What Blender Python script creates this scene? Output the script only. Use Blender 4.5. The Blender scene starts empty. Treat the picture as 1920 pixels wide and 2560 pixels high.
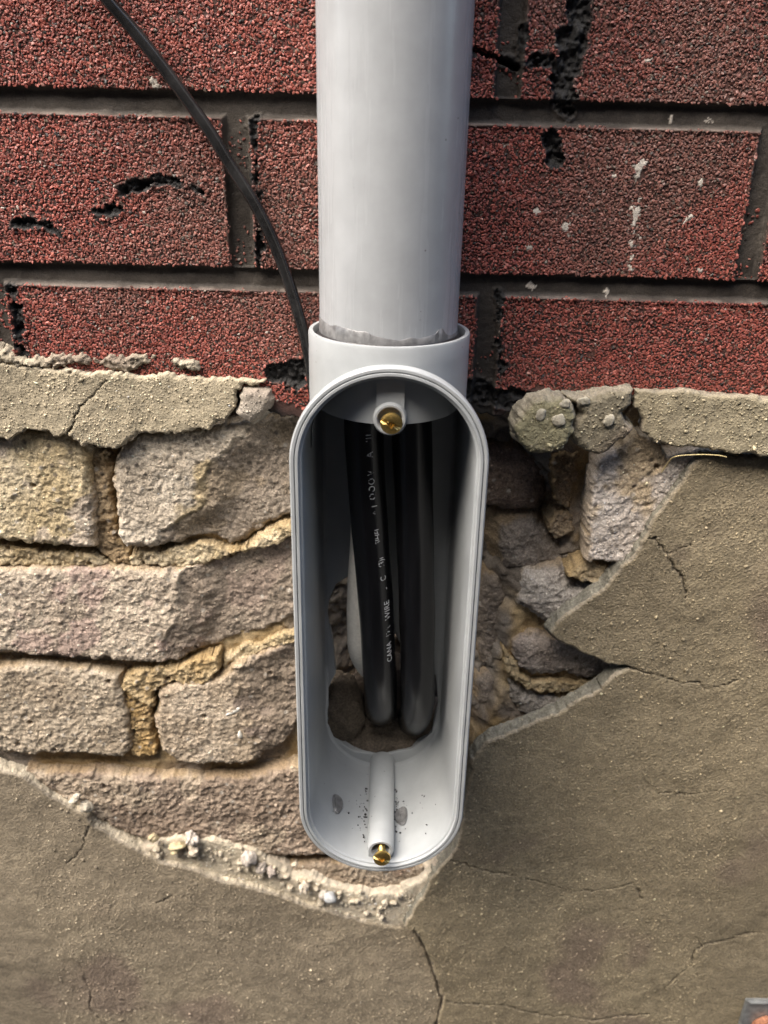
import bpy, bmesh, math
import numpy as np
from mathutils import Vector, Matrix

sc = bpy.context.scene
# ------------------------------------------------------------------ camera, sky, sun, exposure
FPX = 2100.0                      # focal length in photograph pixels (1920 x 2560)
TH = math.radians(24.2)           # downward tilt
ROLL = math.radians(1.13)
CAMZ, CAMY = 1.30, -0.415
cam_d = bpy.data.cameras.new("camera")
cam = bpy.data.objects.new("camera", cam_d)
sc.collection.objects.link(cam)
sc.camera = cam
cam_d.sensor_width = 36.0
cam_d.sensor_fit = 'AUTO'
cam_d.lens = FPX / 2560 * 36.0
cam_d.clip_start, cam_d.clip_end = 0.01, 200.0
cam.location = (0, CAMY, CAMZ)
cam.rotation_euler = (Matrix.Rotation(math.radians(90) - TH, 3, 'X') @ Matrix.Rotation(ROLL, 3, 'Z')).to_euler()
cam_d.dof.use_dof = True
cam_d.dof.focus_distance = 0.400
cam_d.dof.aperture_fstop = 11.0

SUN_EL, SUN_AZ = math.radians(54), math.radians(-52)     # azimuth measured from -Y (viewer side) towards +X
world = bpy.data.worlds.new("World"); sc.world = world; world.use_nodes = True
wn = world.node_tree; wn.nodes.clear()
sky = wn.nodes.new("ShaderNodeTexSky"); sky.sky_type = 'NISHITA'; sky.sun_disc = False
sky.sun_elevation = SUN_EL; sky.sun_rotation = math.pi - SUN_AZ
sky.air_density = 1.0; sky.dust_density = 3.0; sky.ozone_density = 0.4
bg = wn.nodes.new("ShaderNodeBackground"); bg.inputs[1].default_value = 0.15
wo = wn.nodes.new("ShaderNodeOutputWorld")
wn.links.new(sky.outputs[0], bg.inputs[0]); wn.links.new(bg.outputs[0], wo.inputs[0])
sl = bpy.data.lights.new("sun", 'SUN'); sl.energy = 3.0; sl.angle = math.radians(55); sl.color = (1.0, 0.93, 0.83)
sun = bpy.data.objects.new("sun", sl); sc.collection.objects.link(sun)
sd_ = Vector((math.sin(SUN_AZ) * math.cos(SUN_EL), -math.cos(SUN_AZ) * math.cos(SUN_EL), math.sin(SUN_EL)))
sun.rotation_euler = sd_.to_track_quat('Z', 'Y').to_euler()
sc.view_settings.view_transform = 'Standard'; sc.view_settings.look = 'None'
sc.view_settings.exposure = 1.68; sc.view_settings.gamma = 1.0

# ------------------------------------------------------------------ pixel -> world on a plane parallel to the wall
CR, SR = math.cos(ROLL), math.sin(ROLL)
def W(px, py, D):
    """point at horizontal distance D (mm) from the camera seen at photograph pixel px,py"""
    px = np.asarray(px, float); py = np.asarray(py, float)
    a = px - 960; b = py - 1280
    u = a * CR + b * SR; v = -a * SR + b * CR
    phi = TH + np.arctan2(v, FPX)
    D = D * 0.001
    depth = D / np.cos(phi) * np.cos(phi - TH)
    return u / FPX * depth, CAMY + D + 0 * u, CAMZ - D * np.tan(phi)
def P3(px, py, D):
    x, y, z = W(px, py, D); return Vector((float(x), float(y), float(z)))
def Yd(D): return CAMY + D * 0.001
def Zn(n):
    ox, oy, s = {1: (0, 0, .5787), 2: (960, 0, .5787), 3: (0, 850, .4822), 4: (1100, 850, .4943),
                 5: (0, 1700, .663), 6: (900, 1700, .6148), 0: (0, 0, 1)}[n]
    return lambda pts: [(ox + x * s, oy + y * s) for x, y in pts]
def poly(pts, D):
    p = np.array(pts, float); x, y, z = W(p[:, 0], p[:, 1], D)
    return np.stack([x, z], 1)

# ------------------------------------------------------------------ numpy noise
def _h(ix, iy, s):
    n = (ix.astype(np.int64) * 374761393 + iy.astype(np.int64) * 668265263 + s * 1274126177) & 0xffffffff
    n = ((n ^ (n >> 13)) * 1274126177) & 0xffffffff
    n = n ^ (n >> 16)
    return (n & 0xffff) / 65535.0
def vnoise(x, y, s=0):
    ix = np.floor(x); iy = np.floor(y); fx = x - ix; fy = y - iy
    fx = fx * fx * fx * (fx * (fx * 6 - 15) + 10); fy = fy * fy * fy * (fy * (fy * 6 - 15) + 10)
    a = _h(ix, iy, s); b = _h(ix + 1, iy, s); c = _h(ix, iy + 1, s); d = _h(ix + 1, iy + 1, s)
    return (a + (b - a) * fx + (c - a) * fy + (a - b - c + d) * fx * fy) * 2 - 1
def fbm(x, y, wl, s=0, o=4, g=.5):
    """fractal noise, wl = largest wavelength in metres"""
    t = 0; a = 1; f = 1 / wl; n = 0
    for k in range(o):
        ang = .7 * k + .3; ca, sa = math.cos(ang), math.sin(ang)
        t = t + a * vnoise((x * ca - y * sa) * f, (x * sa + y * ca) * f, s + k * 17); n += a; a *= g; f *= 2.03
    return t / n * 1.5
def cell(x, y, wl, s=0):
    """worley distances f1,f2 and a random id"""
    gx = x / wl; gy = y / wl; ix = np.floor(gx); iy = np.floor(gy)
    f1 = np.full(x.shape, 9.); f2 = np.full(x.shape, 9.); cid = np.zeros(x.shape)
    for dx in (-1, 0, 1):
        for dy in (-1, 0, 1):
            cx = ix + dx; cy = iy + dy
            px = cx + _h(cx, cy, s); py = cy + _h(cx, cy, s + 5)
            d = np.hypot(gx - px, gy - py)
            m = d < f1
            f2 = np.where(m, f1, np.minimum(f2, d)); cid = np.where(m, _h(cx, cy, s + 9), cid); f1 = np.where(m, d, f1)
    return f1, f2, cid
def sd_poly(x, z, P):
    d = np.full(x.shape, 1e9); ins = np.zeros(x.shape, bool); n = len(P)
    for i in range(n):
        ax, az = P[i]; bx, bz = P[(i + 1) % n]
        ex, ez = bx - ax, bz - az; L = ex * ex + ez * ez + 1e-18
        t = np.clip(((x - ax) * ex + (z - az) * ez) / L, 0, 1)
        d = np.minimum(d, (x - ax - t * ex) ** 2 + (z - az - t * ez) ** 2)
        c = (az > z) != (bz > z)
        with np.errstate(divide='ignore', invalid='ignore'):
            xi = ax + (z - az) * ex / (ez if abs(ez) > 1e-12 else 1e-12)
        ins ^= c & (x < xi)
    d = np.sqrt(d); return np.where(ins, -d, d)
def d_line(x, z, P):
    d = np.full(x.shape, 1e9)
    for i in range(len(P) - 1):
        ax, az = P[i]; bx, bz = P[i + 1]; ex, ez = bx - ax, bz - az; L = ex * ex + ez * ez + 1e-18
        t = np.clip(((x - ax) * ex + (z - az) * ez) / L, 0, 1)
        d = np.minimum(d, (x - ax - t * ex) ** 2 + (z - az - t * ez) ** 2)
    return np.sqrt(d)
def sstep(a, b, x):
    t = np.clip((x - a) / (b - a), 0, 1); return t * t * (3 - 2 * t)
def mixc(a, b, t):
    t = np.asarray(t)[..., None]; return np.asarray(a) * (1 - t) + np.asarray(b) * t

# ------------------------------------------------------------------ objects
def tag(o, label=None, cat=None, group=None, kind=None):
    if label: o['label'] = label
    if cat: o['category'] = cat
    if group: o['group'] = group
    if kind: o['kind'] = kind
    return o
def link(o, parent=None):
    sc.collection.objects.link(o)
    if parent is not None: o.parent = parent
    return o
def empty(name, loc):
    o = bpy.data.objects.new(name, None); link(o); o.location = loc; o.empty_display_size = .02
    return o
def mesh_np(name, V, F, mat, parent=None, col=None, smooth=True, sharp=None):
    """V (n,3) world coordinates, F list of index arrays (each (m,k))"""
    V = np.asarray(V, np.float64)
    if parent is not None: V = V - np.array(parent['_o'])[None, :] if '_o' in parent else V
    me = bpy.data.meshes.new(name)
    F = [np.asarray(f, np.int32) for f in F if len(f)]
    nf = sum(len(f) for f in F); nl = sum(f.size for f in F)
    me.vertices.add(len(V)); me.vertices.foreach_set('co', V.astype(np.float32).ravel())
    me.loops.add(nl); me.loops.foreach_set('vertex_index', np.concatenate([f.ravel() for f in F]))
    me.polygons.add(nf)
    cnt = np.concatenate([np.full(len(f), f.shape[1], np.int32) for f in F])
    st = np.concatenate([[0], np.cumsum(cnt)[:-1]]).astype(np.int32)
    me.polygons.foreach_set('loop_start', st)
    me.polygons.foreach_set('use_smooth', np.full(nf, smooth))
    me.update(calc_edges=True); me.validate()
    if col is not None and len(me.vertices) == len(V):
        a = me.color_attributes.new('Col', 'FLOAT_COLOR', 'POINT')
        c = np.ones((len(V), 4), np.float32); c[:, :3] = col; a.data.foreach_set('color', c.ravel())
    me.materials.append(mat)
    if sharp: me.set_sharp_from_angle(angle=math.radians(sharp))
    o = bpy.data.objects.new(name, me)
    return link(o, parent)
def thing(name, loc, label, cat, group=None):
    o = empty(name, loc); o['_o'] = [float(v) for v in loc]; tag(o, label, cat, group); return o

# ------------------------------------------------------------------ materials
def M(name): 
    m = bpy.data.materials.new(name); m.use_nodes = True; nt = m.node_tree
    b = nt.nodes['Principled BSDF']; return m, nt, b
def N(nt, t, **kw):
    n = nt.nodes.new(t)
    for k, v in kw.items(): setattr(n, k, v)
    return n
def noise_n(nt, co, scale, detail=4, rough=.6, vec_scale=None):
    n = N(nt, 'ShaderNodeTexNoise'); n.inputs['Scale'].default_value = scale; n.inputs['Detail'].default_value = detail
    n.inputs['Roughness'].default_value = rough
    if vec_scale:
        mp = N(nt, 'ShaderNodeMapping'); mp.inputs['Scale'].default_value = vec_scale
        nt.links.new(co, mp.inputs[0]); nt.links.new(mp.outputs[0], n.inputs[0])
    else: nt.links.new(co, n.inputs[0])
    return n.outputs[0]
def ramp(nt, fac, stops):
    r = N(nt, 'ShaderNodeValToRGB'); e = r.color_ramp.elements
    while len(e) < len(stops): e.new(.5)
    for i, (p, c) in enumerate(stops):
        e[i].position = p; e[i].color = (*(c if hasattr(c, '__len__') else (c, c, c)), 1)
    nt.links.new(fac, r.inputs[0]); return r.outputs[0]
def mul(nt, a, b, mode='MULTIPLY', fac=1.0):
    m = N(nt, 'ShaderNodeMix', data_type='RGBA', blend_type=mode); 
    if hasattr(fac, 'is_linked'): nt.links.new(fac, m.inputs[0])
    else: m.inputs[0].default_value = fac
    for v, i in ((a, 6), (b, 7)):
        if hasattr(v, 'is_linked'): nt.links.new(v, m.inputs[i])
        else: m.inputs[i].default_value = (*v, 1)
    return m.outputs[2]
def bump(nt, b, hs):
    """hs: list of (height socket, distance m, strength)"""
    last = None
    for h, d, s in hs:
        n = N(nt, 'ShaderNodeBump'); n.inputs['Strength'].default_value = s; n.inputs['Distance'].default_value = d
        nt.links.new(h, n.inputs['Height'])
        if last: nt.links.new(last, n.inputs['Normal'])
        last = n.outputs[0]
    nt.links.new(last, b.inputs['Normal'])
def stone_mat(name, rough=.9, grain=900, bd=.0006, contrast=(.62, 1.35), speck=None, spec=.25, aniso=False):
    m, nt, b = M(name)
    at = N(nt, 'ShaderNodeVertexColor', layer_name='Col'); co = N(nt, 'ShaderNodeNewGeometry').outputs['Position']
    n1 = noise_n(nt, co, grain, 3, .65); n2 = noise_n(nt, co, grain * .22, 5, .6)
    c = mul(nt, at.outputs[0], ramp(nt, n1, [(.3, contrast[0]), (.7, contrast[1])]))
    c = mul(nt, c, ramp(nt, n2, [(.3, .8), (.72, 1.15)]))
    if speck:
        v = N(nt, 'ShaderNodeTexVoronoi'); v.inputs['Scale'].default_value = speck[0]; nt.links.new(co, v.inputs[0])
        mask = ramp(nt, v.outputs['Distance'], [(speck[1], 1.0), (speck[1] + .06, 0.0)])
        sep = N(nt, 'ShaderNodeSeparateColor'); nt.links.new(v.outputs['Color'], sep.inputs[0])
        sel = ramp(nt, sep.outputs[0], [(speck[2], 0.0), (speck[2] + .02, 1.0)])
        fac = mul(nt, mask, sel)
        c = mul(nt, c, speck[3], 'MIX', fac)
    nt.links.new(c, b.inputs['Base Color']); b.inputs['Roughness'].default_value = rough
    b.inputs['Specular IOR Level'].default_value = spec
    L = [(n1, bd, .9), (n2, bd * (.3 if aniso else 1.8), .7)]
    if aniso:
        mp = N(nt, 'ShaderNodeMapping'); mp.inputs['Rotation'].default_value = (0, math.radians(40), 0); nt.links.new(co, mp.inputs[0])
        n3 = noise_n(nt, mp.outputs[0], 620, 3, .6, (.5, 1, 1.3)); n4 = noise_n(nt, co, 14, 2, .5)
        L.append((mul(nt, n3, ramp(nt, n4, [(.35, .25), (.65, 1.0)])), .0011, .55))
    bump(nt, b, L)
    return m
MAT = {}
MAT['brick'] = stone_mat('old_brick', grain=850, bd=.0009, contrast=(.55, 1.4))
MAT['mortar'] = stone_mat('sandy_mortar', grain=1300, bd=.0006)
MAT['parging'] = stone_mat('cement_parging', grain=780, bd=.0012, contrast=(.62, 1.42), speck=(260, .10, .82, (.42, .36, .27)), rough=.62, spec=.45, aniso=True)
MAT['strip'] = stone_mat('sandy_cement', grain=900, bd=.0007, contrast=(.7, 1.25), speck=(300, .12, .7, (.45, .39, .29)), rough=.85)
MAT['plaster'] = stone_mat('cream_plaster', grain=1600, bd=.0004, contrast=(.8, 1.15))
MAT['siding'] = stone_mat('asphalt_felt', grain=1500, bd=.0003, contrast=(.7, 1.3), rough=.7, spec=.4)
def granule_mat():
    m, nt, b = M('mineral_granules')
    at = N(nt, 'ShaderNodeVertexColor', layer_name='Col'); co = N(nt, 'ShaderNodeNewGeometry').outputs['Position']
    n1 = noise_n(nt, co, 2600, 2, .6)
    c = mul(nt, at.outputs[0], ramp(nt, n1, [(.3, .7), (.7, 1.3)]))
    nt.links.new(c, b.inputs['Base Color']); b.inputs['Roughness'].default_value = .5; b.inputs['Specular IOR Level'].default_value = .5
    return m
MAT['granule'] = granule_mat()
def pvc_mat(name, col, rough=.33, streak=False, dirt=.0):
    m, nt, b = M(name); co = N(nt, 'ShaderNodeNewGeometry').outputs['Position']
    n1 = noise_n(nt, co, 60, 4, .6); n2 = noise_n(nt, co, 900, 3, .6)
    c = mul(nt, col, ramp(nt, n1, [(.3, .9), (.7, 1.06)]))
    v = N(nt, 'ShaderNodeTexVoronoi'); v.inputs['Scale'].default_value = 210; nt.links.new(co, v.inputs[0])
    sep = N(nt, 'ShaderNodeSeparateColor'); nt.links.new(v.outputs['Color'], sep.inputs[0])
    fac = mul(nt, ramp(nt, v.outputs['Distance'], [(.05, 1.0), (.09, 0.0)]), ramp(nt, sep.outputs[1], [(.8, 0.0), (.82, 1.0)]))
    c = mul(nt, c, (.12, .11, .1), 'MIX', fac)
    if streak:
        n3 = noise_n(nt, co, 140, 4, .6, (1, 1, .05))
        c = mul(nt, c, ramp(nt, n3, [(.35, .975), (.65, 1.02)]))
        n4 = noise_n(nt, co, 34, 6, .7, (1, 1, .45))
        c = mul(nt, c, (.42, .40, .38), 'MIX', ramp(nt, n4, [(.66, 0.0), (.82, .5)]))
        nt.links.new(ramp(nt, n3, [(.3, rough - .07), (.7, rough + .1)]), b.inputs['Roughness'])
        bump(nt, b, [(n3, .00006, .4), (n2, .00003, .5)])
    else:
        nt.links.new(ramp(nt, n1, [(.3, rough - .05), (.7, rough + .1)]), b.inputs['Roughness'])
        bump(nt, b, [(n2, .00006, .5), (n1, .0004, .4)])
    nt.links.new(c, b.inputs['Base Color']); b.inputs['Specular IOR Level'].default_value = .5
    return m
MAT['pvc'] = pvc_mat('grey_pvc', (.355, .372, .378)); MAT['pipe'] = pvc_mat('grey_pvc_pipe', (.360, .373, .383), .26, True)
def plain(name, col, rough=.5, metal=0, sc_=400, var=(.8, 1.15), bd=.0001, vs=None):
    m, nt, b = M(name); co = N(nt, 'ShaderNodeNewGeometry').outputs['Position']
    n = noise_n(nt, co, sc_, 5, .65, vs)
    nt.links.new(mul(nt, col, ramp(nt, n, [(.3, var[0]), (.7, var[1])])), b.inputs['Base Color'])
    b.inputs['Roughness'].default_value = rough; b.inputs['Metallic'].default_value = metal
    bump(nt, b, [(n, bd, .6)]); return m
MAT['cable'] = plain('black_cable_jacket', (.006, .006, .007), .27, 0, 260, (.5, 1.6), .0002, (1, 1, .06))
MAT['thin'] = plain('weathered_black_jacket', (.009, .0088, .0088), .13, 0, 60, (.5, 3.5), .00002)
MAT['white_cable'] = plain('white_cable_jacket', (.80, .77, .69), .45, 0, 500, (.85, 1.05))
MAT['ink'] = plain('white_ink', (.8, .81, .83), .6, 0, 1500, (.45, 1.2), .00001)
MAT['brass'] = plain('brass', (.80, .55, .18), .36, 1, 900, (.6, 1.1), .00006)
MAT['cement'] = plain('solvent_cement', (.035, .032, .033), .32, 0, 700, (.5, 1.6), .0003)
MAT['smear'] = plain('smear_and_dimple_shade', (.15, .15, .15), .3, 0, 300, (.6, 1.4), .0002)
MAT['zinc'] = plain('galvanised_steel', (.42, .43, .42), .45, .7, 200, (.6, 1.2), .0001)
MAT['rust'] = plain('rusty_steel', (.30, .13, .07), .7, .3, 500, (.5, 1.5), .0004)
MAT['straw'] = plain('dry_grass', (.55, .45, .22), .6)
MAT['ground'] = plain('asphalt', (.045, .044, .042), .9, 0, 60, (.7, 1.2), .002)
MAT['light_blocker'] = plain('light_blocker_brown', (.055, .045, .038), .85, 0, 9, (.7, 1.2), .004)

# ------------------------------------------------------------------ height-field slabs
def axis(a, b, h, a2=None, b2=None, g=1.18):
    v = list(np.arange(a, b + h, h)); s = h; lo = []
    if a2 is not None:
        t = a
        while t > a2: s *= g; t -= s; lo.append(t)
    s = h; hi = []
    if b2 is not None:
        t = v[-1]
        while t < b2: s *= g; t += s; hi.append(t)
    return np.array(lo[::-1] + v + hi)
def slab(name, sd, D, thick, xs, zs, mat, parent=None, yfun=None, cfun=None, sidecol=None, slope=.6, rnd=.0, jag=.0008, seed=1, side_n=.0012, levels=8, grains=None):
    """sd(x,z) signed distance (m); keeps sd<0; skirt goes back by thick (mm) sloping outwards"""
    X, Z = np.meshgrid(xs, zs)
    def S(x, z): return sd(x, z) + jag * fbm(x, z, .006, seed + 3, 3, .6) if jag else sd(x, z)
    s = S(X, Z)
    sc_ = .25 * (s[:-1, :-1] + s[1:, :-1] + s[:-1, 1:] + s[1:, 1:])
    keep = sc_ < 0
    e = 2e-4
    used = np.zeros(X.shape, bool)
    used[:-1, :-1] |= keep; used[1:, :-1] |= keep; used[:-1, 1:] |= keep; used[1:, 1:] |= keep
    full = np.ones(X.shape, bool); k2 = np.zeros((keep.shape[0] + 2, keep.shape[1] + 2), bool); k2[1:-1, 1:-1] = keep
    full = k2[:-1, :-1] & k2[1:, :-1] & k2[:-1, 1:] & k2[1:, 1:]
    idx = -np.ones(X.shape, np.int64); idx[used] = np.arange(used.sum())
    x = X[used].copy(); z = Z[used].copy(); sv = s[used]; bd = ~full[used]
    xb, zb = x[bd], z[bd]
    gx = (S(xb + e, zb) - S(xb - e, zb)) / (2 * e); gz = (S(xb, zb + e) - S(xb, zb - e)) / (2 * e)
    gl = np.hypot(gx, gz) + 1e-6; nx, nz = gx / gl, gz / gl
    e2 = .003; hx = sd(xb + e2, zb) - sd(xb - e2, zb); hz = sd(xb, zb + e2) - sd(xb, zb - e2); hl = np.hypot(hx, hz) + 1e-6; sx, sz = hx / hl, hz / hl
    sh = np.clip(sv[bd], -.0012, .0012)
    near = np.abs(sv[bd]) < .0025
    x[bd] -= np.where(near, sh * nx, 0); z[bd] -= np.where(near, sh * nz, 0); sv = sv.copy(); sv[bd] = np.where(near, 0, sv[bd])
    y = np.full(x.shape, Yd(D))
    if rnd > 0:
        d = np.clip(-sv, 0, rnd); y += rnd - np.sqrt(np.maximum(rnd * rnd - (rnd - d) ** 2, 0))
    if yfun is not None: y = y + yfun(x, z, sv)
    col = cfun(x, z, sv) if cfun is not None else np.tile([.3, .28, .24], (len(x), 1))
    I = idx
    q = np.stack([I[:-1, :-1], I[:-1, 1:], I[1:, 1:], I[1:, :-1]], -1)[keep]
    F = [q]; V = [np.stack([x, y, z], 1)]; C = [col]
    if thick > 0:
        bidx = np.where(bd)[0]; nb = len(bidx); pos = -np.ones(len(x), np.int64); pos[bidx] = np.arange(nb)
        base = len(x); lv = []; s_un = np.clip(sd(x[bd], z[bd]), -.004, .004)
        ids = [bidx]
        yb = y[bd]; yback = Yd(D) + thick * .001
        for k in range(1, levels + 1):
            t = k / levels
            off = slope * thick * .001 * t - s_un * min(1, 1.6 * t) + side_n * (fbm(x[bd] + z[bd] * .6, yb + (yback - yb) * t - z[bd] * .8 + x[bd] * .3, .0035, seed + 40, 4, .6) * min(1, 2.5 * t))
            V.append(np.stack([x[bd] + sx * off, yb + (yback - yb) * t, z[bd] + sz * off], 1))
            if sidecol is not None:
                nn = fbm(x[bd] + z[bd] * .6, t * .01 - z[bd] * .8 + x[bd] * .3, .004, seed + 60)[:, None]
                sc0 = sidecol(x[bd], z[bd]) if callable(sidecol) else np.asarray(sidecol)[None, :]
                C.append(np.clip(sc0 * (1 + .35 * nn), 0, 1))
            else: C.append(col[bd])
            ids.append(base + np.arange(nb)); base += nb
        E = []
        kp = k2
        def add(cond, a, b): E.append(np.stack([a[cond], b[cond]], 1))
        Kc = keep
        up = kp[2:, 1:-1]; dn = kp[:-2, 1:-1]; lf = kp[1:-1, :-2]; rt = kp[1:-1, 2:]
        add(Kc & ~dn, I[:-1, :-1], I[:-1, 1:]); add(Kc & ~rt, I[:-1, 1:], I[1:, 1:])
        add(Kc & ~up, I[1:, 1:], I[1:, :-1]); add(Kc & ~lf, I[1:, :-1], I[:-1, :-1])
        E = np.concatenate(E); a, b = pos[E[:, 0]], pos[E[:, 1]]
        for k in range(levels):
            F.append(np.stack([ids[k][b], ids[k][a], ids[k + 1][a], ids[k + 1][b]], 1))
    if grains is not None:                      # sand grains standing half out of the surface, part of the same mesh
        sp, sz, light = grains; rng = np.random.default_rng(seed)
        gx = np.arange(max(xs[0], -.235), min(xs[-1], .235), sp); gz = np.arange(max(zs[0], CAMZ - .64), zs[-1], sp)
        GX, GZ = np.meshgrid(gx, gz); px = (GX + rng.uniform(-.7, .7, GX.shape) * sp).ravel(); pz = (GZ + rng.uniform(-.7, .7, GX.shape) * sp).ravel()
        ps = S(px, pz); k = (ps < -.0012) & (rng.random(px.shape) < .35 + .65 * sstep(-.5, .5, fbm(px, pz, .03, seed + 90, 3))); px, pz, ps = px[k], pz[k], ps[k]; n = len(px)
        if n:
            py = np.full(n, Yd(D))
            if rnd > 0: d = np.clip(-ps, 0, rnd); py += rnd - np.sqrt(np.maximum(rnd * rnd - (rnd - d) ** 2, 0))
            if yfun is not None: py = py + yfun(px, pz, ps)
            pc = cfun(px, pz, ps) if cfun is not None else np.tile([.3, .28, .24], (n, 1))
            o8 = np.array([(1, 0, 0), (-1, 0, 0), (0, 1, 0), (0, -1, 0), (0, 0, 1), (0, 0, -1)], float)
            f8 = np.array([(0, 2, 4), (2, 1, 4), (1, 3, 4), (3, 0, 4), (2, 0, 5), (1, 2, 5), (3, 1, 5), (0, 3, 5)])
            r_ = sz * rng.lognormal(-.25, .42, n); v = o8[None] * (1 + rng.uniform(-.3, .3, (n, 6, 1))) * np.stack([r_ * rng.uniform(.8, 1.5, n), r_ * .75, r_ * rng.uniform(.6, 1.1, n)], 1)[:, None]
            a = rng.uniform(0, 3.14, n); c_, s_ = np.cos(a)[:, None], np.sin(a)[:, None]; vx = v[:, :, 0] * c_ - v[:, :, 2] * s_; vz = v[:, :, 0] * s_ + v[:, :, 2] * c_
            v = np.stack([vx, v[:, :, 1], vz], 2) + np.stack([px, py, pz], 1)[:, None]
            m_ = rng.lognormal(0, .22, n) * np.where(rng.random(n) < light, 1.7, 1.0)
            base = sum(len(q_) for q_ in V)
            V.append(v.reshape(-1, 3)); C.append(np.repeat(np.clip(pc * m_[:, None], 0, .75), 6, 0)); F.append((f8[None] + (np.arange(n) * 6)[:, None, None]).reshape(-1, 3) + base)
    return mesh_np(name, np.concatenate(V), F, mat, parent, np.concatenate(C))
def box_axes(P, h, m=.002):
    return axis(P[:, 0].min() - m, P[:, 0].max() + m, h), axis(P[:, 1].min() - m, P[:, 1].max() + m, h)

# ================================================================== SETTING
def sheet(name, pts, F, mat, label=None):
    return mesh_np(name, pts, F, mat, smooth=False)
g = sheet('ground', [(-12, -12, 0), (12, -12, 0), (12, .6, 0), (-12, .6, 0)], [[(0, 1, 2, 3)]], MAT['ground']); tag(g, kind='structure')
XL, XR = -1.0, 1.0
def blocker_wall():  # unseen wall added behind the viewer so light falls mostly from above
    bm = bmesh.new(); bmesh.ops.create_cube(bm, size=1)
    for v in bm.verts: v.co = Vector((v.co.x * 24, -1.65 + v.co.y * .3, 1.5 + v.co.z * 3.0))
    me = bpy.data.meshes.new('added_light_blocker'); bm.to_mesh(me); bm.free(); me.materials.append(MAT['light_blocker']); o = link(bpy.data.objects.new('added_light_blocker', me))
    tag(o, 'plain brown unseen wall added behind the viewer to block low frontal light', 'wall')
blocker_wall()

# ================================================================== ASPHALT SIDING
A0 = np.array([(0, 217), (780, 229), (1180, 241), (1920, 267)]); A1 = np.array([(0, 274), (780, 289), (1180, 303), (1920, 321)])
B0 = np.array([(0, 655), (780, 668), (1180, 683), (1920, 703)]); B1 = np.array([(0, 702), (780, 717), (1180, 733), (1920, 758)])
DS = 415.0
def line_z(pts):
    p = poly(pts, DS); k = np.polyfit(p[:, 0], p[:, 1], 1); return lambda x: k[0] * x + k[1]
zA0, zA1, zB0, zB1 = map(line_z, (A0, A1, B0, B1))
PITCH = float(zA0(0) - zB0(0)); GW = .0105
SLOPE = float(zA0(1) - zA0(0))
JW = .0115
def jx(px, py): return float(W(px, py, DS)[0])
J2 = [jx(598, 480), jx(1898, 520)]; J1 = [jx(1271, 200)]; J3 = [jx(10, 800), jx(1217, 850)]
BL = J2[1] - J2[0]
def siding_h(x, z):
    """returns (groove 0..1, distance below the edge)"""
    zt = z - SLOPE * x
    t = (float(zA0(0)) - zt) / PITCH            # 0 at top of groove A, 1 at top of groove B
    row = np.floor(t); fr = (t - row) * PITCH   # fr 0..GW inside groove
    dg = np.minimum(fr, GW - fr)                # >0 inside the horizontal groove
    r = row.astype(int)
    x0 = np.where(r == -1, J1[0], np.where(r == 0, J2[0], np.where(r == 1, J3[1], np.where(r % 2 == 0, J2[0], J1[0]))))
    k = (x - x0) / BL; k = k - np.round(k)
    dj = JW / 2 - np.abs(k) * BL
    return np.maximum(dg, dj), dg, dj, k * BL
Z1, Z2, Z3, Z4, Z5, Z6 = (Zn(i) for i in range(1, 7))
TEARS = [  # polylines (photo px) and half width mm
    (Z1([(540, 820), (620, 800), (700, 775), (800, 790), (870, 830)]), 2.6), (Z1([(425, 915), (470, 905), (510, 905)]), 2.2),
    (Z1([(65, 968), (150, 965), (220, 985), (255, 1010)]), 2.2), (Z1([(1100, 520), (1105, 700), (1115, 900), (1120, 1150)]), 1.6),
    (Z1([(60, 1240), (85, 1400), (105, 1560)]), 2.2), (Z2([(380, 215), (480, 250), (575, 285), (650, 270)]), 1.3),
    (Z2([(850, -60), (845, 60), (840, 120)]), 5.0), (Z2([(800, 170), (830, 210), (800, 290)]), 6.0), (Z2([(650, 265), (760, 285)]), 3.0), (Z2([(770, 330), (780, 400)]), 6.0),
    (Z2([(760, 470), (810, 490)]), 2.6), (Z2([(720, 610), (740, 680)]), 3.4), (Z2([(505, 1280), (500, 1500), (505, 1640)]), 1.8),
    (Z2([(600, 120), (605, 240)]), 1.0), (Z1([(1290, 1640), (1200, 1610), (1300, 1590)]), 5.0), (Z4([(140, 260), (330, 300), (500, 330)]), 6.0)]
TW = [(poly(p, DS), w * .001) for p, w in TEARS]
def tear_d(x, z):
    t = np.full(x.shape, 1e9)
    for p, w in TW:
        m = (x > p[:, 0].min() - .02) & (x < p[:, 0].max() + .02) & (z > p[:, 1].min() - .02) & (z < p[:, 1].max() + .02)
        if m.any(): t[m] = np.minimum(t[m], d_line(x[m], z[m], p) - w)
    return t + .0034 * fbm(x, z, .008, 77, 5, .75)
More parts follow.
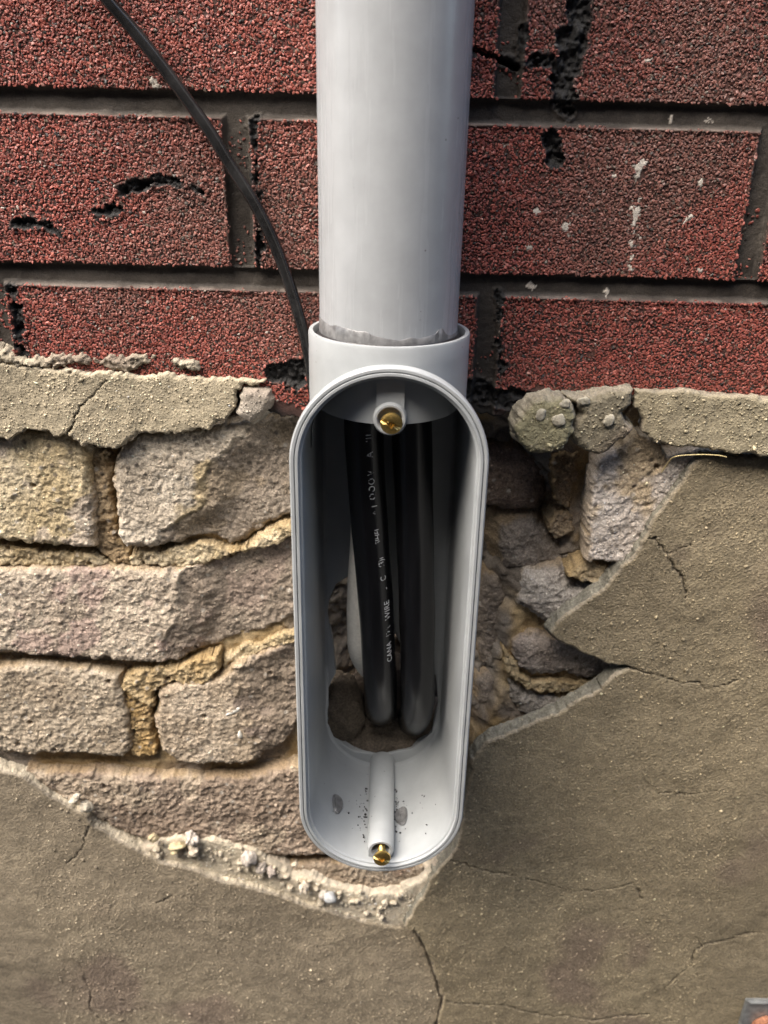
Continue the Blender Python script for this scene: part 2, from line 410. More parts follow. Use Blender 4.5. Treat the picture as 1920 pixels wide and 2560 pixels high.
SPL = [(Z1([(660, 335), (672, 365)]), 1.3), (Z2([(1115, 690), (1100, 730), (1095, 765)]), 1.2), (Z2([(1090, 910), (1085, 970)]), 1.7), (Z2([(790, 980), (800, 1010)]), 1.2),
       (Z2([(660, 910), (662, 915)]), .8), (Z2([(1130, 260), (1138, 268)]), .9), (Z2([(1195, 328), (1196, 330)]), .9), (Z2([(1330, 930), (1300, 960)]), .6), (Z2([(1075, 1010), (1070, 1160)]), .35),
       (Z2([(1100, 860), (1098, 900)]), .4), (Z2([(1120, 640), (1115, 690)]), .35), (Z2([(1370, 785), (1372, 788)]), .8), (Z2([(1105, 1020), (1108, 1030)]), .7), (Z2([(640, 1236), (646, 1240)]), .9), (Z2([(970, 1260), (972, 1262)]), .9), (Z2([(1410, 525), (1418, 527)]), 1.0),
       (Z2([(1248, 505), (1250, 525)]), .6), (Z2([(708, 1135), (708, 1137)]), .6), (Z2([(628, 1062), (628, 1064)]), .6), (Z2([(992, 760), (993, 762)]), .6), (Z2([(1478, 1335), (1479, 1336)]), .6), (Z2([(1000, 1370), (1001, 1375)]), .6), (Z2([(1370, 1165), (1371, 1166)]), .6)]
SW = [(poly(p, DS), w * .001) for p, w in SPL]
def splat_d(x, z):
    t = np.full(x.shape, 1e9)
    for p, w in SW:
        m = (x > p[:, 0].min() - .01) & (x < p[:, 0].max() + .01) & (z > p[:, 1].min() - .01) & (z < p[:, 1].max() + .01)
        if m.any(): t[m] = np.minimum(t[m], d_line(x[m], z[m], p) - w)
    return t + .0024 * fbm(x, z, .0032, 78, 4, .8)
BE = poly([(-3000, 985), (-300, 960), (0, 930), (120, 945), (300, 975), (640, 985), (670, 1030), (780, 1050), (900, 1040), (1170, 1030), (1250, 1045), (1330, 1000), (1500, 1005), (1920, 1020), (2400, 1035), (6000, 1060)], DS)
BE = np.array([(XL - .5, BE[1, 1])] + [tuple(b) for b in BE[1:-1]] + [(XR + .5, BE[-2, 1])])
sid_sd = lambda x, z: np.interp(x, BE[:, 0], BE[:, 1]) - z
def y_sid(x, z, s):
    g_, dg, dj, kb = siding_h(x, z)
    gr = sstep(-.0009, .0016, g_ + .0004 * fbm(x, z, .006, 5))
    h = .0030 * gr
    h = h - .0011 * np.exp(-((g_ + .0006) / .0007) ** 2)             # pressed lip round each joint
    h += .0006 * fbm(x, z, .05, 6, 3) + .00018 * fbm(x, z, .004, 7, 3)
    t = tear_d(x, z)
    h += .0014 * sstep(.0008, -.0018, t) * (1 + 1.6 * fbm(x, z, .004, 8, 4, .65)) - .0012 * np.exp(-(t / .0011) ** 2)
    sp = splat_d(x, z); h -= .0004 * sstep(.0002, -.0003, sp)
    cr = d_line(x, z, poly(Z2([(375, 205), (480, 248), (575, 290)]), DS)) + .0006 * fbm(x, z, .005, 9)
    h += .008 * sstep(.0016, .0004, cr)
    return h
def c_sid(x, z, s):
    g_, dg, dj, kb = siding_h(x, z)
    n = fbm(x, z, .02, 11, 4)
    brick = mixc((.105, .050, .038), (.07, .034, .027), sstep(-.5, .5, n))
    brick = mixc(brick, (.21, .062, .048), sstep(FX1 + .05, FX1 + .065, np.abs(x)))
    brick = mixc(brick, (.21, .062, .048), sstep(ztop + .003, ztop + .02, z))
    mort = mixc((.038, .031, .025), (.062, .052, .042), sstep(-.6, .7, fbm(x, z, .03, 12, 5, .6)))
    c = mixc(brick, mort, sstep(-.0012, .0004, g_))
    lip = np.exp(-((dg + .0001) / .0007) ** 2) * (((z - SLOPE * x - float(zA0(0))) / -PITCH % 1) > .04) * sstep(-.5, .3, fbm(x, z, .012, 13, 3))
    c = mixc(c, (.20, .165, .14), .6 * lip * (g_ < .001))  # light catching each groove's lower lip is painted into the colour
    t = tear_d(x, z); c = mixc(c, (.016, .015, .0145), sstep(.0006, -.0004, t))
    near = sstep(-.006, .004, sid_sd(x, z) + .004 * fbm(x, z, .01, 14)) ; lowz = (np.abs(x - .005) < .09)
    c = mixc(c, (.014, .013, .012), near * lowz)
    c = mixc(c, (.62, .56, .48), sstep(.0002, -.0002, splat_d(x, z)))
    return c
FX0, FX1 = -.215, .215
ztop, zbot = float(W(960, 0, DS)[2]) + .01, float(W(960, 1060, DS)[2])
xs = axis(FX0, FX1, .0006, XL, XR, 1.12); zs = axis(zbot - .004, ztop + .006, .0006, None, 2.6, 1.12)
siding_T = thing('asphalt_siding', (0, 0, float(BE[3, 1])), 'dark red asphalt siding pressed with a brick pattern, grey pipe in front of it', 'siding')
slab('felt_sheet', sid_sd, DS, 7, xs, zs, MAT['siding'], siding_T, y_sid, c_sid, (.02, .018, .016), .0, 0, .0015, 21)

# mineral granules: one flake each, all pressed on the sheet
def granules():
    rng = np.random.default_rng(5)
    h = .00102
    gx = np.arange(FX0 - .06, FX1 + .06, h); gz = np.arange(zbot - .004, ztop + .004, h)
    X, Z = np.meshgrid(gx, gz); x = (X + rng.uniform(-.6, .6, X.shape) * h).ravel(); z = (Z + rng.uniform(-.6, .6, X.shape) * h).ravel()
    g_, dg, dj, kb = siding_h(x, z)
    edge = g_ + .0009 * fbm(x, z, .005, 31, 3)
    t = tear_d(x, z); sp = splat_d(x, z); s = sid_sd(x, z) + .0015 * fbm(x, z, .006, 24)
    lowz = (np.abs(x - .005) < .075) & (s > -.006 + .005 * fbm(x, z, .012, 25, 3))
    inj = (g_ > .001) & (dg < -.001) & (fbm(x, z, .012, 33, 3) > .15) & (rng.random(x.shape) < .16)
    keep = ((edge < -.0004) | inj) & (t > .0002) & (s < -.001) & ~lowz & (sp > -.0001) & (np.hypot(x, 0) < 9)
    keep &= rng.random(x.shape) < (.97 - .35 * sstep(.2, .9, fbm(x, z, .01, 34, 3)))
    x, z = x[keep], z[keep]; n = len(x)
    y = Yd(DS) + y_sid(x, z, None)
    # base flake: squashed irregular octahedron-like pebble
    t_ = (1 + 5 ** .5) / 2
    ico = np.array([(-1, t_, 0), (1, t_, 0), (-1, -t_, 0), (1, -t_, 0), (0, -1, t_), (0, 1, t_), (0, -1, -t_), (0, 1, -t_), (t_, 0, -1), (t_, 0, 1), (-t_, 0, -1), (-t_, 0, 1)]) / math.hypot(1, t_)
    fc = np.array([(0, 11, 5), (0, 5, 1), (0, 1, 7), (0, 7, 10), (0, 10, 11), (1, 5, 9), (5, 11, 4), (11, 10, 2), (10, 7, 6), (7, 1, 8), (3, 9, 4), (3, 4, 2), (3, 2, 6), (3, 6, 8), (3, 8, 9), (4, 9, 5), (2, 4, 11), (6, 2, 10), (8, 6, 7), (9, 8, 1)])
    v = ico[None] * (1 + rng.uniform(-.28, .28, (n, 12, 1)))
    L = rng.uniform(.5, 1.12, n) * .001; Wd = L * rng.uniform(.45, .8, n); T = rng.uniform(.16, .32, n) * .001
    v = v * np.stack([L, T, Wd], 1)[:, None, :]
    a = rng.uniform(0, math.pi, n); ti = rng.normal(0, .25, n); tj = rng.normal(0, .25, n)
    def rot(v, a, i, j):
        c, s_ = np.cos(a)[:, None], np.sin(a)[:, None]; o = v.copy(); o[:, :, i] = v[:, :, i] * c - v[:, :, j] * s_; o[:, :, j] = v[:, :, i] * s_ + v[:, :, j] * c; return o
    v = rot(v, ti, 0, 1); v = rot(v, tj, 1, 2); v = rot(v, a, 0, 2)
    v += np.stack([x, y - .0002 - rng.uniform(0, .00025, n), z], 1)[:, None, :]
    pal = np.array([(.37, .088, .062), (.30, .068, .052), (.44, .12, .085), (.20, .055, .045), (.36, .13, .10), (.030, .029, .030), (.16, .11, .08), (.50, .24, .19), (.50, .43, .37)])
    pr = np.array([.34, .26, .12, .12, .06, .045, .04, .008, .004]); pr /= pr.sum()
    c = pal[rng.choice(len(pal), n, p=pr)] * rng.uniform(.8, 1.3, (n, 1)) * (.86 - .14 * sstep(.0, .16, x))[:, None]
    c *= (1 + .18 * fbm(x, z, .05, 35, 3))[:, None]
    c = mixc(c, (.13, .10, .08), .10 + .45 * sstep(-.3, .8, fbm(x, z, .09, 36, 4)))
    c = np.repeat(c, 12, 0)
    F = (fc[None] + (np.arange(n) * 12)[:, None, None]).reshape(-1, 3)
    o = mesh_np('granules', v.reshape(-1, 3), [F], MAT['granule'], siding_T, c, smooth=False); o['kind'] = 'stuff'
    print('granules', n)
granules()

# ================================================================== MASONRY
wall = thing('brick_wall', (0, Yd(440), .0), 'old rough brick wall with sandy yellow mortar laid bare around the grey fitting', 'wall')
CAV = poly([(700, 1000), (1200, 1040), (1395, 1080), (1440, 1380), (1400, 1440), (1290, 1480), (1270, 1600), (1240, 1750), (1190, 1850), (1170, 1930), (900, 1960), (780, 1900), (745, 1700), (735, 1400), (730, 1150)], 430)
def y_mort(x, z, s):
    c = sd_poly(x, z, CAV) + .006 * fbm(x, z, .03, 51, 3)
    h = .022 * sstep(.006, -.016, c) + .016 * sstep(-.010, -.040, c)
    lump = .0030 * fbm(x, z, .03, 52, 5, .55)
    f1, f2, cid = cell(x + .004 * vnoise(x * 90, z * 90, 3), z, .016, 4)
    inc = sstep(.01, -.01, c)
    lump += inc * (.010 * (f1 - .5) - .003 * cid) + inc * .004 * fbm(x, z, .008, 55, 4, .6)
    crack = np.abs(fbm(x, z, .035, 53, 3)); lump += .003 * sstep(.05, 0, crack)
    return h + lump - .0065 * sstep(-.040, -.055, x) + .0006 * fbm(x, z, .004, 54, 3)
def c_mort(x, z, s):
    c = sd_poly(x, z, CAV)
    yel = mixc((.36, .25, .12), (.50, .38, .22), sstep(-.7, .7, fbm(x, z, .03, 61, 5, .6)))
    yel = mixc(yel, (.30, .25, .20), sstep(.1, .7, fbm(x, z, .05, 63, 3)))
    gry = mixc((.14, .115, .09), (.27, .235, .195), sstep(-.6, .6, fbm(x, z, .025, 62, 5, .6)))
    gry = mixc(gry, (.25, .17, .09), .6 * sstep(.2, .7, fbm(x, z, .04, 64, 3)))
    return mixc(yel, gry, sstep(.008, -.004, c + .008 * fbm(x, z, .02, 65, 3)))
ztm, zbm = float(W(960, 900, 430)[2]), float(W(960, 2420, 430)[2])
slab('mortar', lambda x, z: np.maximum(np.abs(x) - .25, np.abs(z - (ztm + zbm) / 2) - (ztm - zbm) / 2), 438, 0, axis(-.25, .25, .0009), axis(zbm, ztm, .0009), MAT['mortar'], wall, y_mort, c_mort, jag=0)

def brick(pts, D, c1, c2, c3=None, thick=20, rnd=.005, rec=None, seed=1, rough=1.0, label=None, name='brick', slope=.12, h=.0006, tilt=0):
    P = poly(pts, D); xs, zs = box_axes(P, h)
    cx, cz = P.mean(0)
    R = poly(rec, D) if rec else None
    def recd(x, z):
        if R is None: return np.zeros(x.shape)
        # signed distance to the right of the recede polyline
        xr = np.interp(-z, -R[:, 1], R[:, 0]); return x - xr + .004 * fbm(x, z, .012, seed + 9, 3)
    def yf(x, z, s):
        f1, f2, cid = cell(x, z, .0032, seed)
        y = rough * (.0010 * fbm(x, z, .014, seed, 6, .74) + .0004 * fbm(x, z, .0022, seed + 4, 2)) + .0006 * rough * np.clip(.35 - f1, 0, 1) * (cid > .9) * 3
        pits, _, pid = cell(x, z, .013, seed + 2); y += .004 * sstep(.16, .04, pits) * (pid > .93)
        y += tilt * (x - cx)
        if R is not None:
            r = recd(x, z); y += .0065 * sstep(0, .03, r) + .0016 * sstep(-.0012, .0012, r) - rough * .0008 * sstep(0, .005, r) * fbm(x, z, .012, seed, 5, .62)
        return y
    def cf(x, z, s):
        c = mixc(c1, c2, sstep(-.6, .6, fbm(x, z, .02, seed + 20, 5, .65)))
        if c3 is not None: c = mixc(c, c3, sstep(.12, .42, fbm(x, z, .03, seed + 30, 4, .55)) * .85)
        if R is not None: c = mixc(c, np.array((.26, .21, .165)), .7 * sstep(-.001, .004, recd(x, z)))
        f1, f2, cid = cell(x, z, .007, seed + 6)
        c = mixc(c, (.10, .085, .07), sstep(.25, .12, f1) * (cid > .8) * .8)
        c = mixc(c, (.5, .46, .40), sstep(.22, .12, f1) * (cid < .12) * .7)
        c = mixc(c, (.33, .23, .11), sstep(-.0022, 0, s + .0012 * fbm(x, z, .006, seed + 8)) * .5)
        return c
    if name == 'mortar_lump': rough = 1.7; rnd = .0015
    o = slab(name, lambda x, z: sd_poly(x, z, P) + (.0018 * fbm(x, z, .009, seed + 50, 5, .75) if name == 'mortar_lump' else 0), D, thick, xs, zs, MAT['brick'], wall, yf, cf, None, slope, rnd, .0016, seed, .0008, grains=(.0015, .00042, .10))
    if label: o['label'] = label
    return o
GB1, GB2 = (.48, .41, .32), (.64, .56, .45)
brick(Z3([(-160, 500), (0, 500), (130, 468), (250, 480), (350, 490), (420, 540), (455, 610), (465, 720), (480, 850), (495, 1000), (490, 1080), (430, 1085), (300, 1080), (150, 1070), (-160, 1035)]), 417.5, (.50, .40, .24), (.64, .54, .37), (.52, .44, .36), seed=101)
brick(Z3([(700, 500), (900, 480), (1150, 450), (1300, 425), (1600, 400), (1680, 600), (1620, 800), (1540, 930), (1400, 985), (1250, 1080), (1180, 1092), (1050, 1050), (900, 1070), (780, 1085), (650, 1085), (610, 1020), (598, 900), (585, 760), (590, 640), (630, 560)]), 417.5, GB1, GB2, (.42, .33, .19),
      rec=Z3([(1280, 400), (1180, 560), (1060, 680), (1010, 860), (850, 1000), (800, 1090)]), seed=111)
brick(Z3([(-160, 1190), (150, 1180), (400, 1188), (640, 1182), (900, 1190), (1150, 1150), (1350, 1085), (1530, 1030), (1600, 1150), (1590, 1350), (1530, 1480), (1350, 1550), (1200, 1590), (1000, 1660), (850, 1690), (650, 1670), (400, 1655), (150, 1645), (-160, 1630)]), 419.5, (.46, .38, .295), (.60, .51, .40), (.44, .33, .28),
      rec=Z3([(1100, 1100), (960, 1190), (940, 1350), (870, 1500), (840, 1700)]), seed=121)
brick([(-90, 1665), (100, 1664), (200, 1670), (270, 1680), (302, 1690), (307, 1740), (325, 1800), (325, 1885), (285, 1897), (166, 1889), (20, 1889), (-90, 1850)], 421, (.41, .335, .245), (.54, .455, .345), seed=131)
brick([(388, 1735), (420, 1712), (480, 1705), (545, 1700), (580, 1668), (675, 1628), (775, 1600), (790, 1700), (770, 1760), (760, 1810), (700, 1880), (640, 1905), (600, 1915), (500, 1915), (440, 1912), (400, 1880), (385, 1820), (390, 1760)], 421, (.41, .33, .24), (.54, .45, .345), (.24, .19, .16),
      rec=[(700, 1600), (590, 1680), (600, 1760), (640, 1830), (640, 1920)], seed=141, label='brick with two white paint drips on its face')
brick(Z5([(90, 345), (300, 350), (500, 362), (700, 372), (900, 375), (1100, 330), (1300, 330), (1350, 600), (1290, 680), (1190, 668), (1100, 672), (1000, 665), (900, 650), (780, 630), (700, 620), (600, 615), (480, 590), (340, 520), (180, 420)]), 422.5, (.26, .20, .15), (.38, .30, .23), (.44, .36, .27), rough=1.3, seed=151, thick=16)
brick(Z5([(950, 700), (1200, 685), (1400, 700), (1620, 700), (1680, 770), (1600, 830), (1400, 850), (1250, 820), (1100, 790), (1000, 760)]), 425, (.36, .28, .20), (.44, .36, .27), (.30, .22, .16), seed=161)
# yellow mortar lumps between the bricks
YM = (.46, .36, .21), (.60, .50, .34)
brick(Z3([(470, 590), (540, 600), (585, 640), (583, 760), (596, 900), (608, 1030), (660, 1100), (665, 1160), (600, 1150), (500, 1085), (490, 1000), (480, 850), (465, 700)]), 424, (.33, .24, .14), (.42, .32, .2), thick=14, rnd=.003, seed=171, name='mortar_lump')
brick(Z3([(670, 1100), (900, 1080), (1050, 1055), (1180, 1095), (1250, 1090), (1400, 1000), (1540, 945), (1560, 1000), (1400, 1070), (1180, 1120), (950, 1185), (760, 1160), (670, 1165)]), 422, *YM, thick=14, rnd=.003, seed=176, name='mortar_lump')
brick(Z3([(-100, 1045), (150, 1090), (300, 1105), (500, 1110), (600, 1165), (640, 1180), (400, 1185), (150, 1175), (-100, 1180)]), 423, *YM, thick=14, rnd=.003, seed=181, name='mortar_lump')
brick(Z3([(640, 1760), (700, 1710), (850, 1700), (1000, 1670), (1130, 1630), (1140, 1720), (1050, 1780), (880, 1790), (800, 1830), (790, 1900), (690, 1866), (640, 1800)]), 422, (.43, .31, .16), (.54, .42, .25), thick=14, rnd=.003, seed=186, name='mortar_lump')
brick([(312, 1720), (380, 1740), (384, 1820), (395, 1890), (330, 1890), (328, 1800), (310, 1750)], 425, (.42, .28, .12), (.50, .36, .19), thick=14, rnd=.003, seed=191, name='mortar_lump')
brick(Z3([(1150, 1640), (1280, 1590), (1500, 1520), (1600, 1480), (1600, 1540), (1400, 1600), (1250, 1670), (1160, 1700)]), 426, *YM, thick=14, rnd=.003, seed=196, name='mortar_lump')
# right hand cavity
brick(Z4([(800, 600), (880, 560), (1000, 470), (1100, 520), (1170, 590), (1320, 560), (1320, 700), (1100, 1010), (960, 1150), (900, 1135), (740, 1115), (745, 980), (765, 800)]), 419, (.55, .48, .41), (.68, .61, .54), (.5, .39, .25), thick=34, rnd=.003, seed=201, slope=.02, label='pale quartz brick cut by the edge of the right parging')
brick(Z4([(650, 1200), (690, 1145), (740, 1120), (900, 1140), (890, 1180), (830, 1240), (740, 1232)]), 424, (.36, .27, .15), (.50, .40, .26), thick=18, rnd=.004, seed=206, name='mortar_lump')
brick(Z4([(575, 590), (640, 560), (700, 570), (695, 700), (650, 840), (600, 850), (565, 740)]), 435, (.20, .14, .08), (.30, .22, .14), thick=22, rnd=.005, seed=211, name='mortar_lump', slope=0)
brick(Z4([(590, 870), (640, 860), (680, 890), (665, 970), (590, 1000), (560, 940)]), 436, (.25, .19, .12), (.36, .28, .19), thick=22, rnd=.004, seed=216, name='mortar_lump', slope=.1)
brick(Z4([(430, 1200), (620, 1150), (700, 1230), (900, 1230), (850, 1330), (600, 1500), (480, 1430), (390, 1370), (400, 1280)]), 428, (.33, .29, .25), (.44, .40, .35), thick=22, rnd=.012, seed=221, slope=.3, tilt=-.12)
brick(Z4([(370, 1540), (480, 1490), (700, 1540), (1000, 1600), (1000, 1700), (760, 1730), (600, 1710), (470, 1720), (400, 1680), (365, 1600)]), 430, (.28, .235, .20), (.38, .33, .285), thick=22, rnd=.01, seed=226, slope=.2)
brick(Z4([(320, 1570), (350, 1600), (400, 1690), (480, 1730), (620, 1725), (780, 1735), (740, 1800), (560, 1790), (430, 1760), (340, 1680)]), 433, (.38, .28, .15), (.48, .38, .23), thick=18, rnd=.003, seed=231, name='mortar_lump')
brick(Z4([(330, 1700), (430, 1770), (560, 1800), (700, 1820), (520, 1960), (400, 1900), (340, 1820)]), 434, (.28, .25, .21), (.38, .34, .29), thick=18, rnd=.008, seed=236)
brick(Z4([(240, 540), (420, 560), (540, 640), (550, 800), (520, 900), (330, 880), (200, 860), (150, 600)]), 444, (.16, .12, .09), (.25, .19, .15), thick=20, rnd=.012, seed=241, slope=.2)
brick(Z4([(300, 950), (480, 900), (600, 1010), (700, 1090), (640, 1180), (460, 1210), (330, 1180), (290, 1060)]), 440, (.20, .17, .14), (.30, .26, .22), thick=20, rnd=.012, seed=246, slope=.3)
brick(Z4([(220, 1200), (320, 1190), (390, 1300), (380, 1500), (300, 1640), (210, 1700), (160, 1400)]), 446, (.20, .165, .13), (.30, .25, .2), thick=20, rnd=.012, seed=251, slope=.3)
brick(Z4([(180, 1720), (300, 1690), (340, 1850), (420, 1950), (300, 2000), (180, 1950)]), 442, (.24, .20, .16), (.34, .29, .24), thick=20, rnd=.01, seed=256, slope=.3)

# ================================================================== PARGING
OL1, OL2 = (.15, .12, .08), (.12, .10, .07)
def crk(lines, D): return [(poly(p, D), w * .001) for p, w in lines]
ZSEAM = float(W(1000, 2318, 415)[2])
def parge_fn(D, cracks, seed, c1, c2, relief=1.0):
    CR_ = crk(cracks, D)
    def cd(x, z):
        t = np.full(x.shape, 1e9)
        for p, w in CR_:
            m = (x > p[:, 0].min() - .01) & (x < p[:, 0].max() + .01) & (z > p[:, 1].min() - .01) & (z < p[:, 1].max() + .01)
            if m.any(): t[m] = np.minimum(t[m], d_line(x[m] + .0022 * fbm(x[m], z[m], .012, seed + 2, 5, .7), z[m] + .0022 * fbm(x[m], z[m], .012, seed + 3, 5, .7), p) - w * .95)
        return t
    def yf(x, z, s):
        a = math.radians(38); u = x * math.cos(a) + z * math.sin(a); v = -x * math.sin(a) + z * math.cos(a)
        env = .35 + .65 * sstep(-.4, .5, fbm(x, z, .10, seed + 5, 3))
        y = .0024 * fbm(x, z, .16, seed, 3) + .0005 * fbm(x, z, .018, seed + 1, 3)
        y = y - relief * env * (.00004 * fbm(u, v * 1.5, .0045, seed + 6, 4, .75)) - relief * .00007 * fbm(x, z, .0019, seed + 7, 2)
        y = y + .0014 * sstep(.00035, -.0001, cd(x, z) + .0003 * fbm(x, z, .01, seed + 8, 3))
        return y
    def cf(x, z, s):
        c = mixc(c1, c2, sstep(-.7, .7, fbm(x, z, .12, seed + 11, 4)))
        c = c * (1 + .10 * fbm(x, z, .012, seed + 12, 4)[..., None])
        c = mixc(c, (.17, .12, .10), .55 * sstep(.25, .8, fbm(x, z, .07, seed + 13, 3)))
        c = mixc(c, (.34, .30, .24), .55 * sstep(-.0014, -.0002, s + .0006 * fbm(x, z, .004, seed + 14)) * (z > ZSEAM))
        c = mixc(c, (.05, .042, .034), .8 * sstep(.00032, -.0001, cd(x, z) + .0003 * fbm(x, z, .01, seed + 8, 3)))
        return c
    return yf, cf
def panel(name, pts, D, thick, label, cracks=(), seed=1, c1=OL1, c2=OL2, side=(.2, .188, .15), slope=.35, h=.0007, far=False, jag=.0012, rnd=.0012, relief=1.0, cat='parging', mat='parging', group=None):
    P = poly(pts, D)
    if far:
        xs = axis(max(P[:, 0].min() - .002, -.235), min(P[:, 0].max() + .002, .235), h, XL if P[:, 0].min() < -.24 else None, XR if P[:, 0].max() > .24 else None, 1.14)
        zlo = float(W(960, 2560, D)[2]) - .02
        zs = axis(max(P[:, 1].min() - .002, zlo), P[:, 1].max() + .002, h, -.02 if P[:, 1].min() < zlo else None, None, 1.14)
    else: xs, zs = box_axes(P, h)
    yf, cf = parge_fn(D, cracks, seed, c1, c2, relief)
    o = slab(name, lambda x, z: sd_poly(x, z, P), D, thick, xs, zs, MAT[mat], None, yf, cf, side, slope, rnd, jag, seed, .0009, grains=(.0017 if mat == 'parging' else .0014, .00050, .14))
    tag(o, label, cat, group); return o
def far_px(x, z, D):
    """inverse of W for a world point, so far corners can join a traced outline"""
    d = D * .001; phi = math.atan2(CAMZ - z, d); v = math.tan(phi - TH) * FPX; depth = d / math.cos(phi) * math.cos(phi - TH); u = x / depth * FPX
    return (960 + u * CR - v * SR, 1280 + u * SR + v * CR)
seam = [(1005, 2316), (1041, 2327), (1066, 2376), (1090, 2431), (1109, 2493), (1095, 2560), (1100, 2700)]
DL, DR = 418, 415
LP = Z5([(-60, 330), (0, 350), (95, 375), (180, 440), (270, 490), (330, 515), (345, 545), (450, 610), (600, 685), (720, 712), (860, 757), (1000, 790), (1150, 850), (1300, 895), (1450, 935)]) + [(1005, 2322)] + [(a + 12, b) for a, b in seam[1:]]
LP = [far_px(-1.0, 1.30 - .30, DL), far_px(-.3, 1.30 - .305, DL)] + LP + [far_px(.05, .0, DL), far_px(-1.0, .0, DL)]
zseam = float(W(1000, 2318, DR)[2])
xseam = float(W(990, 2318, DL)[0])
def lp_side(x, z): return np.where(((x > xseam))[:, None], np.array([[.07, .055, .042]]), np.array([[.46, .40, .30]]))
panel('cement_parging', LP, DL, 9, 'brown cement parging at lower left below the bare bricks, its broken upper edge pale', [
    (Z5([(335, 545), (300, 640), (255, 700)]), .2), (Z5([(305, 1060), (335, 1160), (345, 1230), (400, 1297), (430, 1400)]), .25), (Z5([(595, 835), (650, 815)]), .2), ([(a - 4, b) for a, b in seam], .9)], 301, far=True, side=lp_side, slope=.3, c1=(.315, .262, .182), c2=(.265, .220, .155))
RP = Z4([(1330, 585), (1285, 630), (1190, 760), (1060, 930), (1040, 1000), (960, 1110), (900, 1170), (830, 1260), (740, 1320), (640, 1390), (550, 1480), (600, 1530), (750, 1600), (880, 1645), (960, 1660),
         (900, 1690), (800, 1770), (700, 1830), (600, 1890), (480, 1940), (350, 1990), (250, 2030), (190, 2080), (160, 2124)]) + Z6([(455, 350), (440, 440), (420, 560), (400, 660), (370, 720), (330, 760), (300, 790), (270, 860), (220, 930), (178, 1003)]) + seam[1:]
RP = RP + [far_px(.05, .0, DR), far_px(1.0, .0, DR), far_px(1.0, 1.315 - .30, DR), far_px(.3, float(W(2200, 1160, DR)[2]), DR)] + Z4([(1659, 605)])
zseam = float(W(1000, 2318, DR)[2])
xseam = float(W(1000, 2318, DL)[0])
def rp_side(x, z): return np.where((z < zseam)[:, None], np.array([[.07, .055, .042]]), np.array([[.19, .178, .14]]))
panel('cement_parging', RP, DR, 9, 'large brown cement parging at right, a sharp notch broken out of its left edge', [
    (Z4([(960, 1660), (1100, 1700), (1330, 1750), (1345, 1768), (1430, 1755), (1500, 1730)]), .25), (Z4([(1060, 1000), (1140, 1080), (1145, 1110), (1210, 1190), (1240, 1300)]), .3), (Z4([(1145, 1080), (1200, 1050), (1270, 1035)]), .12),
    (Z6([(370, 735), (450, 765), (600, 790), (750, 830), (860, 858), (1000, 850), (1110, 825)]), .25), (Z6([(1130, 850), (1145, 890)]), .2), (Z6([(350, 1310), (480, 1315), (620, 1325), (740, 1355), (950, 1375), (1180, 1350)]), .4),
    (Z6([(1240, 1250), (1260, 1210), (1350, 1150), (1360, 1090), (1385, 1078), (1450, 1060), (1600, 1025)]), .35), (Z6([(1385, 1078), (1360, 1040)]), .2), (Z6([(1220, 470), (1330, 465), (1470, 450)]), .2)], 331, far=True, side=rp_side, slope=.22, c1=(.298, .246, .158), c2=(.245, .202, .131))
# cream plaster bed behind the lower left parging edge
ledge = panel('plaster_bed', Z5([(520, 640), (600, 615), (660, 590), (740, 610), (800, 600), (860, 615), (950, 640), (1060, 715), (1100, 745), (1180, 740), (1250, 775), (1330, 800), (1400, 810), (1500, 800), (1580, 760), (1640, 690), (1760, 660), (1760, 800), (1640, 950), (1550, 1010), (1300, 960), (800, 830), (500, 720)]), 419.3, 9,
      'cream crumbly plaster bed exposed in the wedge under the grey fitting', [], 361, (.66, .58, .45), (.56, .49, .37), (.58, .50, .39), .3, .0006, rnd=.004, relief=2.2, cat='plaster', mat='plaster')
# upper strips
TOP1, TOP2 = (.46, .395, .28), (.37, .315, .22)
panel('parging_strip', Z3([(-1500, 140), (-60, 120), (0, 120), (100, 140), (300, 150), (500, 165), (800, 185), (1000, 195), (1200, 200), (1380, 205), (1375, 238), (1250, 242), (1235, 300), (1210, 380), (1130, 440), (1080, 480), (980, 485), (850, 490), (720, 490), (670, 520), (640, 560), (600, 578), (540, 555), (440, 550), (360, 490), (310, 490), (210, 485), (140, 472), (100, 490), (40, 512), (-60, 505), (-1500, 560)]), 411, 12,
      'pale cement strip with a ragged lower edge between the red siding and the left bricks', [(Z3([(355, 480), (370, 440), (410, 380), (420, 340), (500, 270), (560, 215)]), .18)], 401, TOP1, TOP2, (.26, .23, .175), -.15, .0006, jag=.0022, rnd=.002, cat='parging', mat='strip')
panel('cement_ridge', Z3([(-1500, 30), (-60, 30), (0, 45), (60, 75), (130, 105), (200, 95), (300, 75), (340, 55), (420, 60), (440, 85), (540, 110), (600, 75), (700, 75), (790, 95), (805, 150), (600, 152), (300, 148), (100, 140), (-60, 118), (-1500, 150)]), 411, 6,
      'thin crumbly cement ridge smeared along the bottom of the red siding at left', [], 411, (.36, .31, .23), (.44, .38, .29), (.3, .26, .2), .3, .0006, jag=.003, rnd=.004, relief=12, mat='strip')
panel('cement_ridge', Z3([(890, 112), (940, 100), (1020, 132), (1025, 152), (960, 158), (890, 148)]), 411, 5, 'small crumb of cement stuck on the red siding above the left strip', [], 415, (.36, .31, .23), (.44, .38, .29), (.3, .26, .2), .3, .0006, jag=.003, rnd=.003, relief=12, mat='strip')
panel('mortar_chunk', Z3([(1250, 250), (1300, 248), (1400, 270), (1422, 320), (1400, 380), (1350, 420), (1300, 458), (1235, 420), (1218, 390), (1235, 310)]), 408, 13, 'single loose mortar chunk at the right end of the pale cement strip', [], 421, (.33, .29, .24), (.40, .36, .30), (.36, .33, .28), .15, .0005, jag=.0012, rnd=.006, relief=3, cat='mortar chunk', mat='strip')
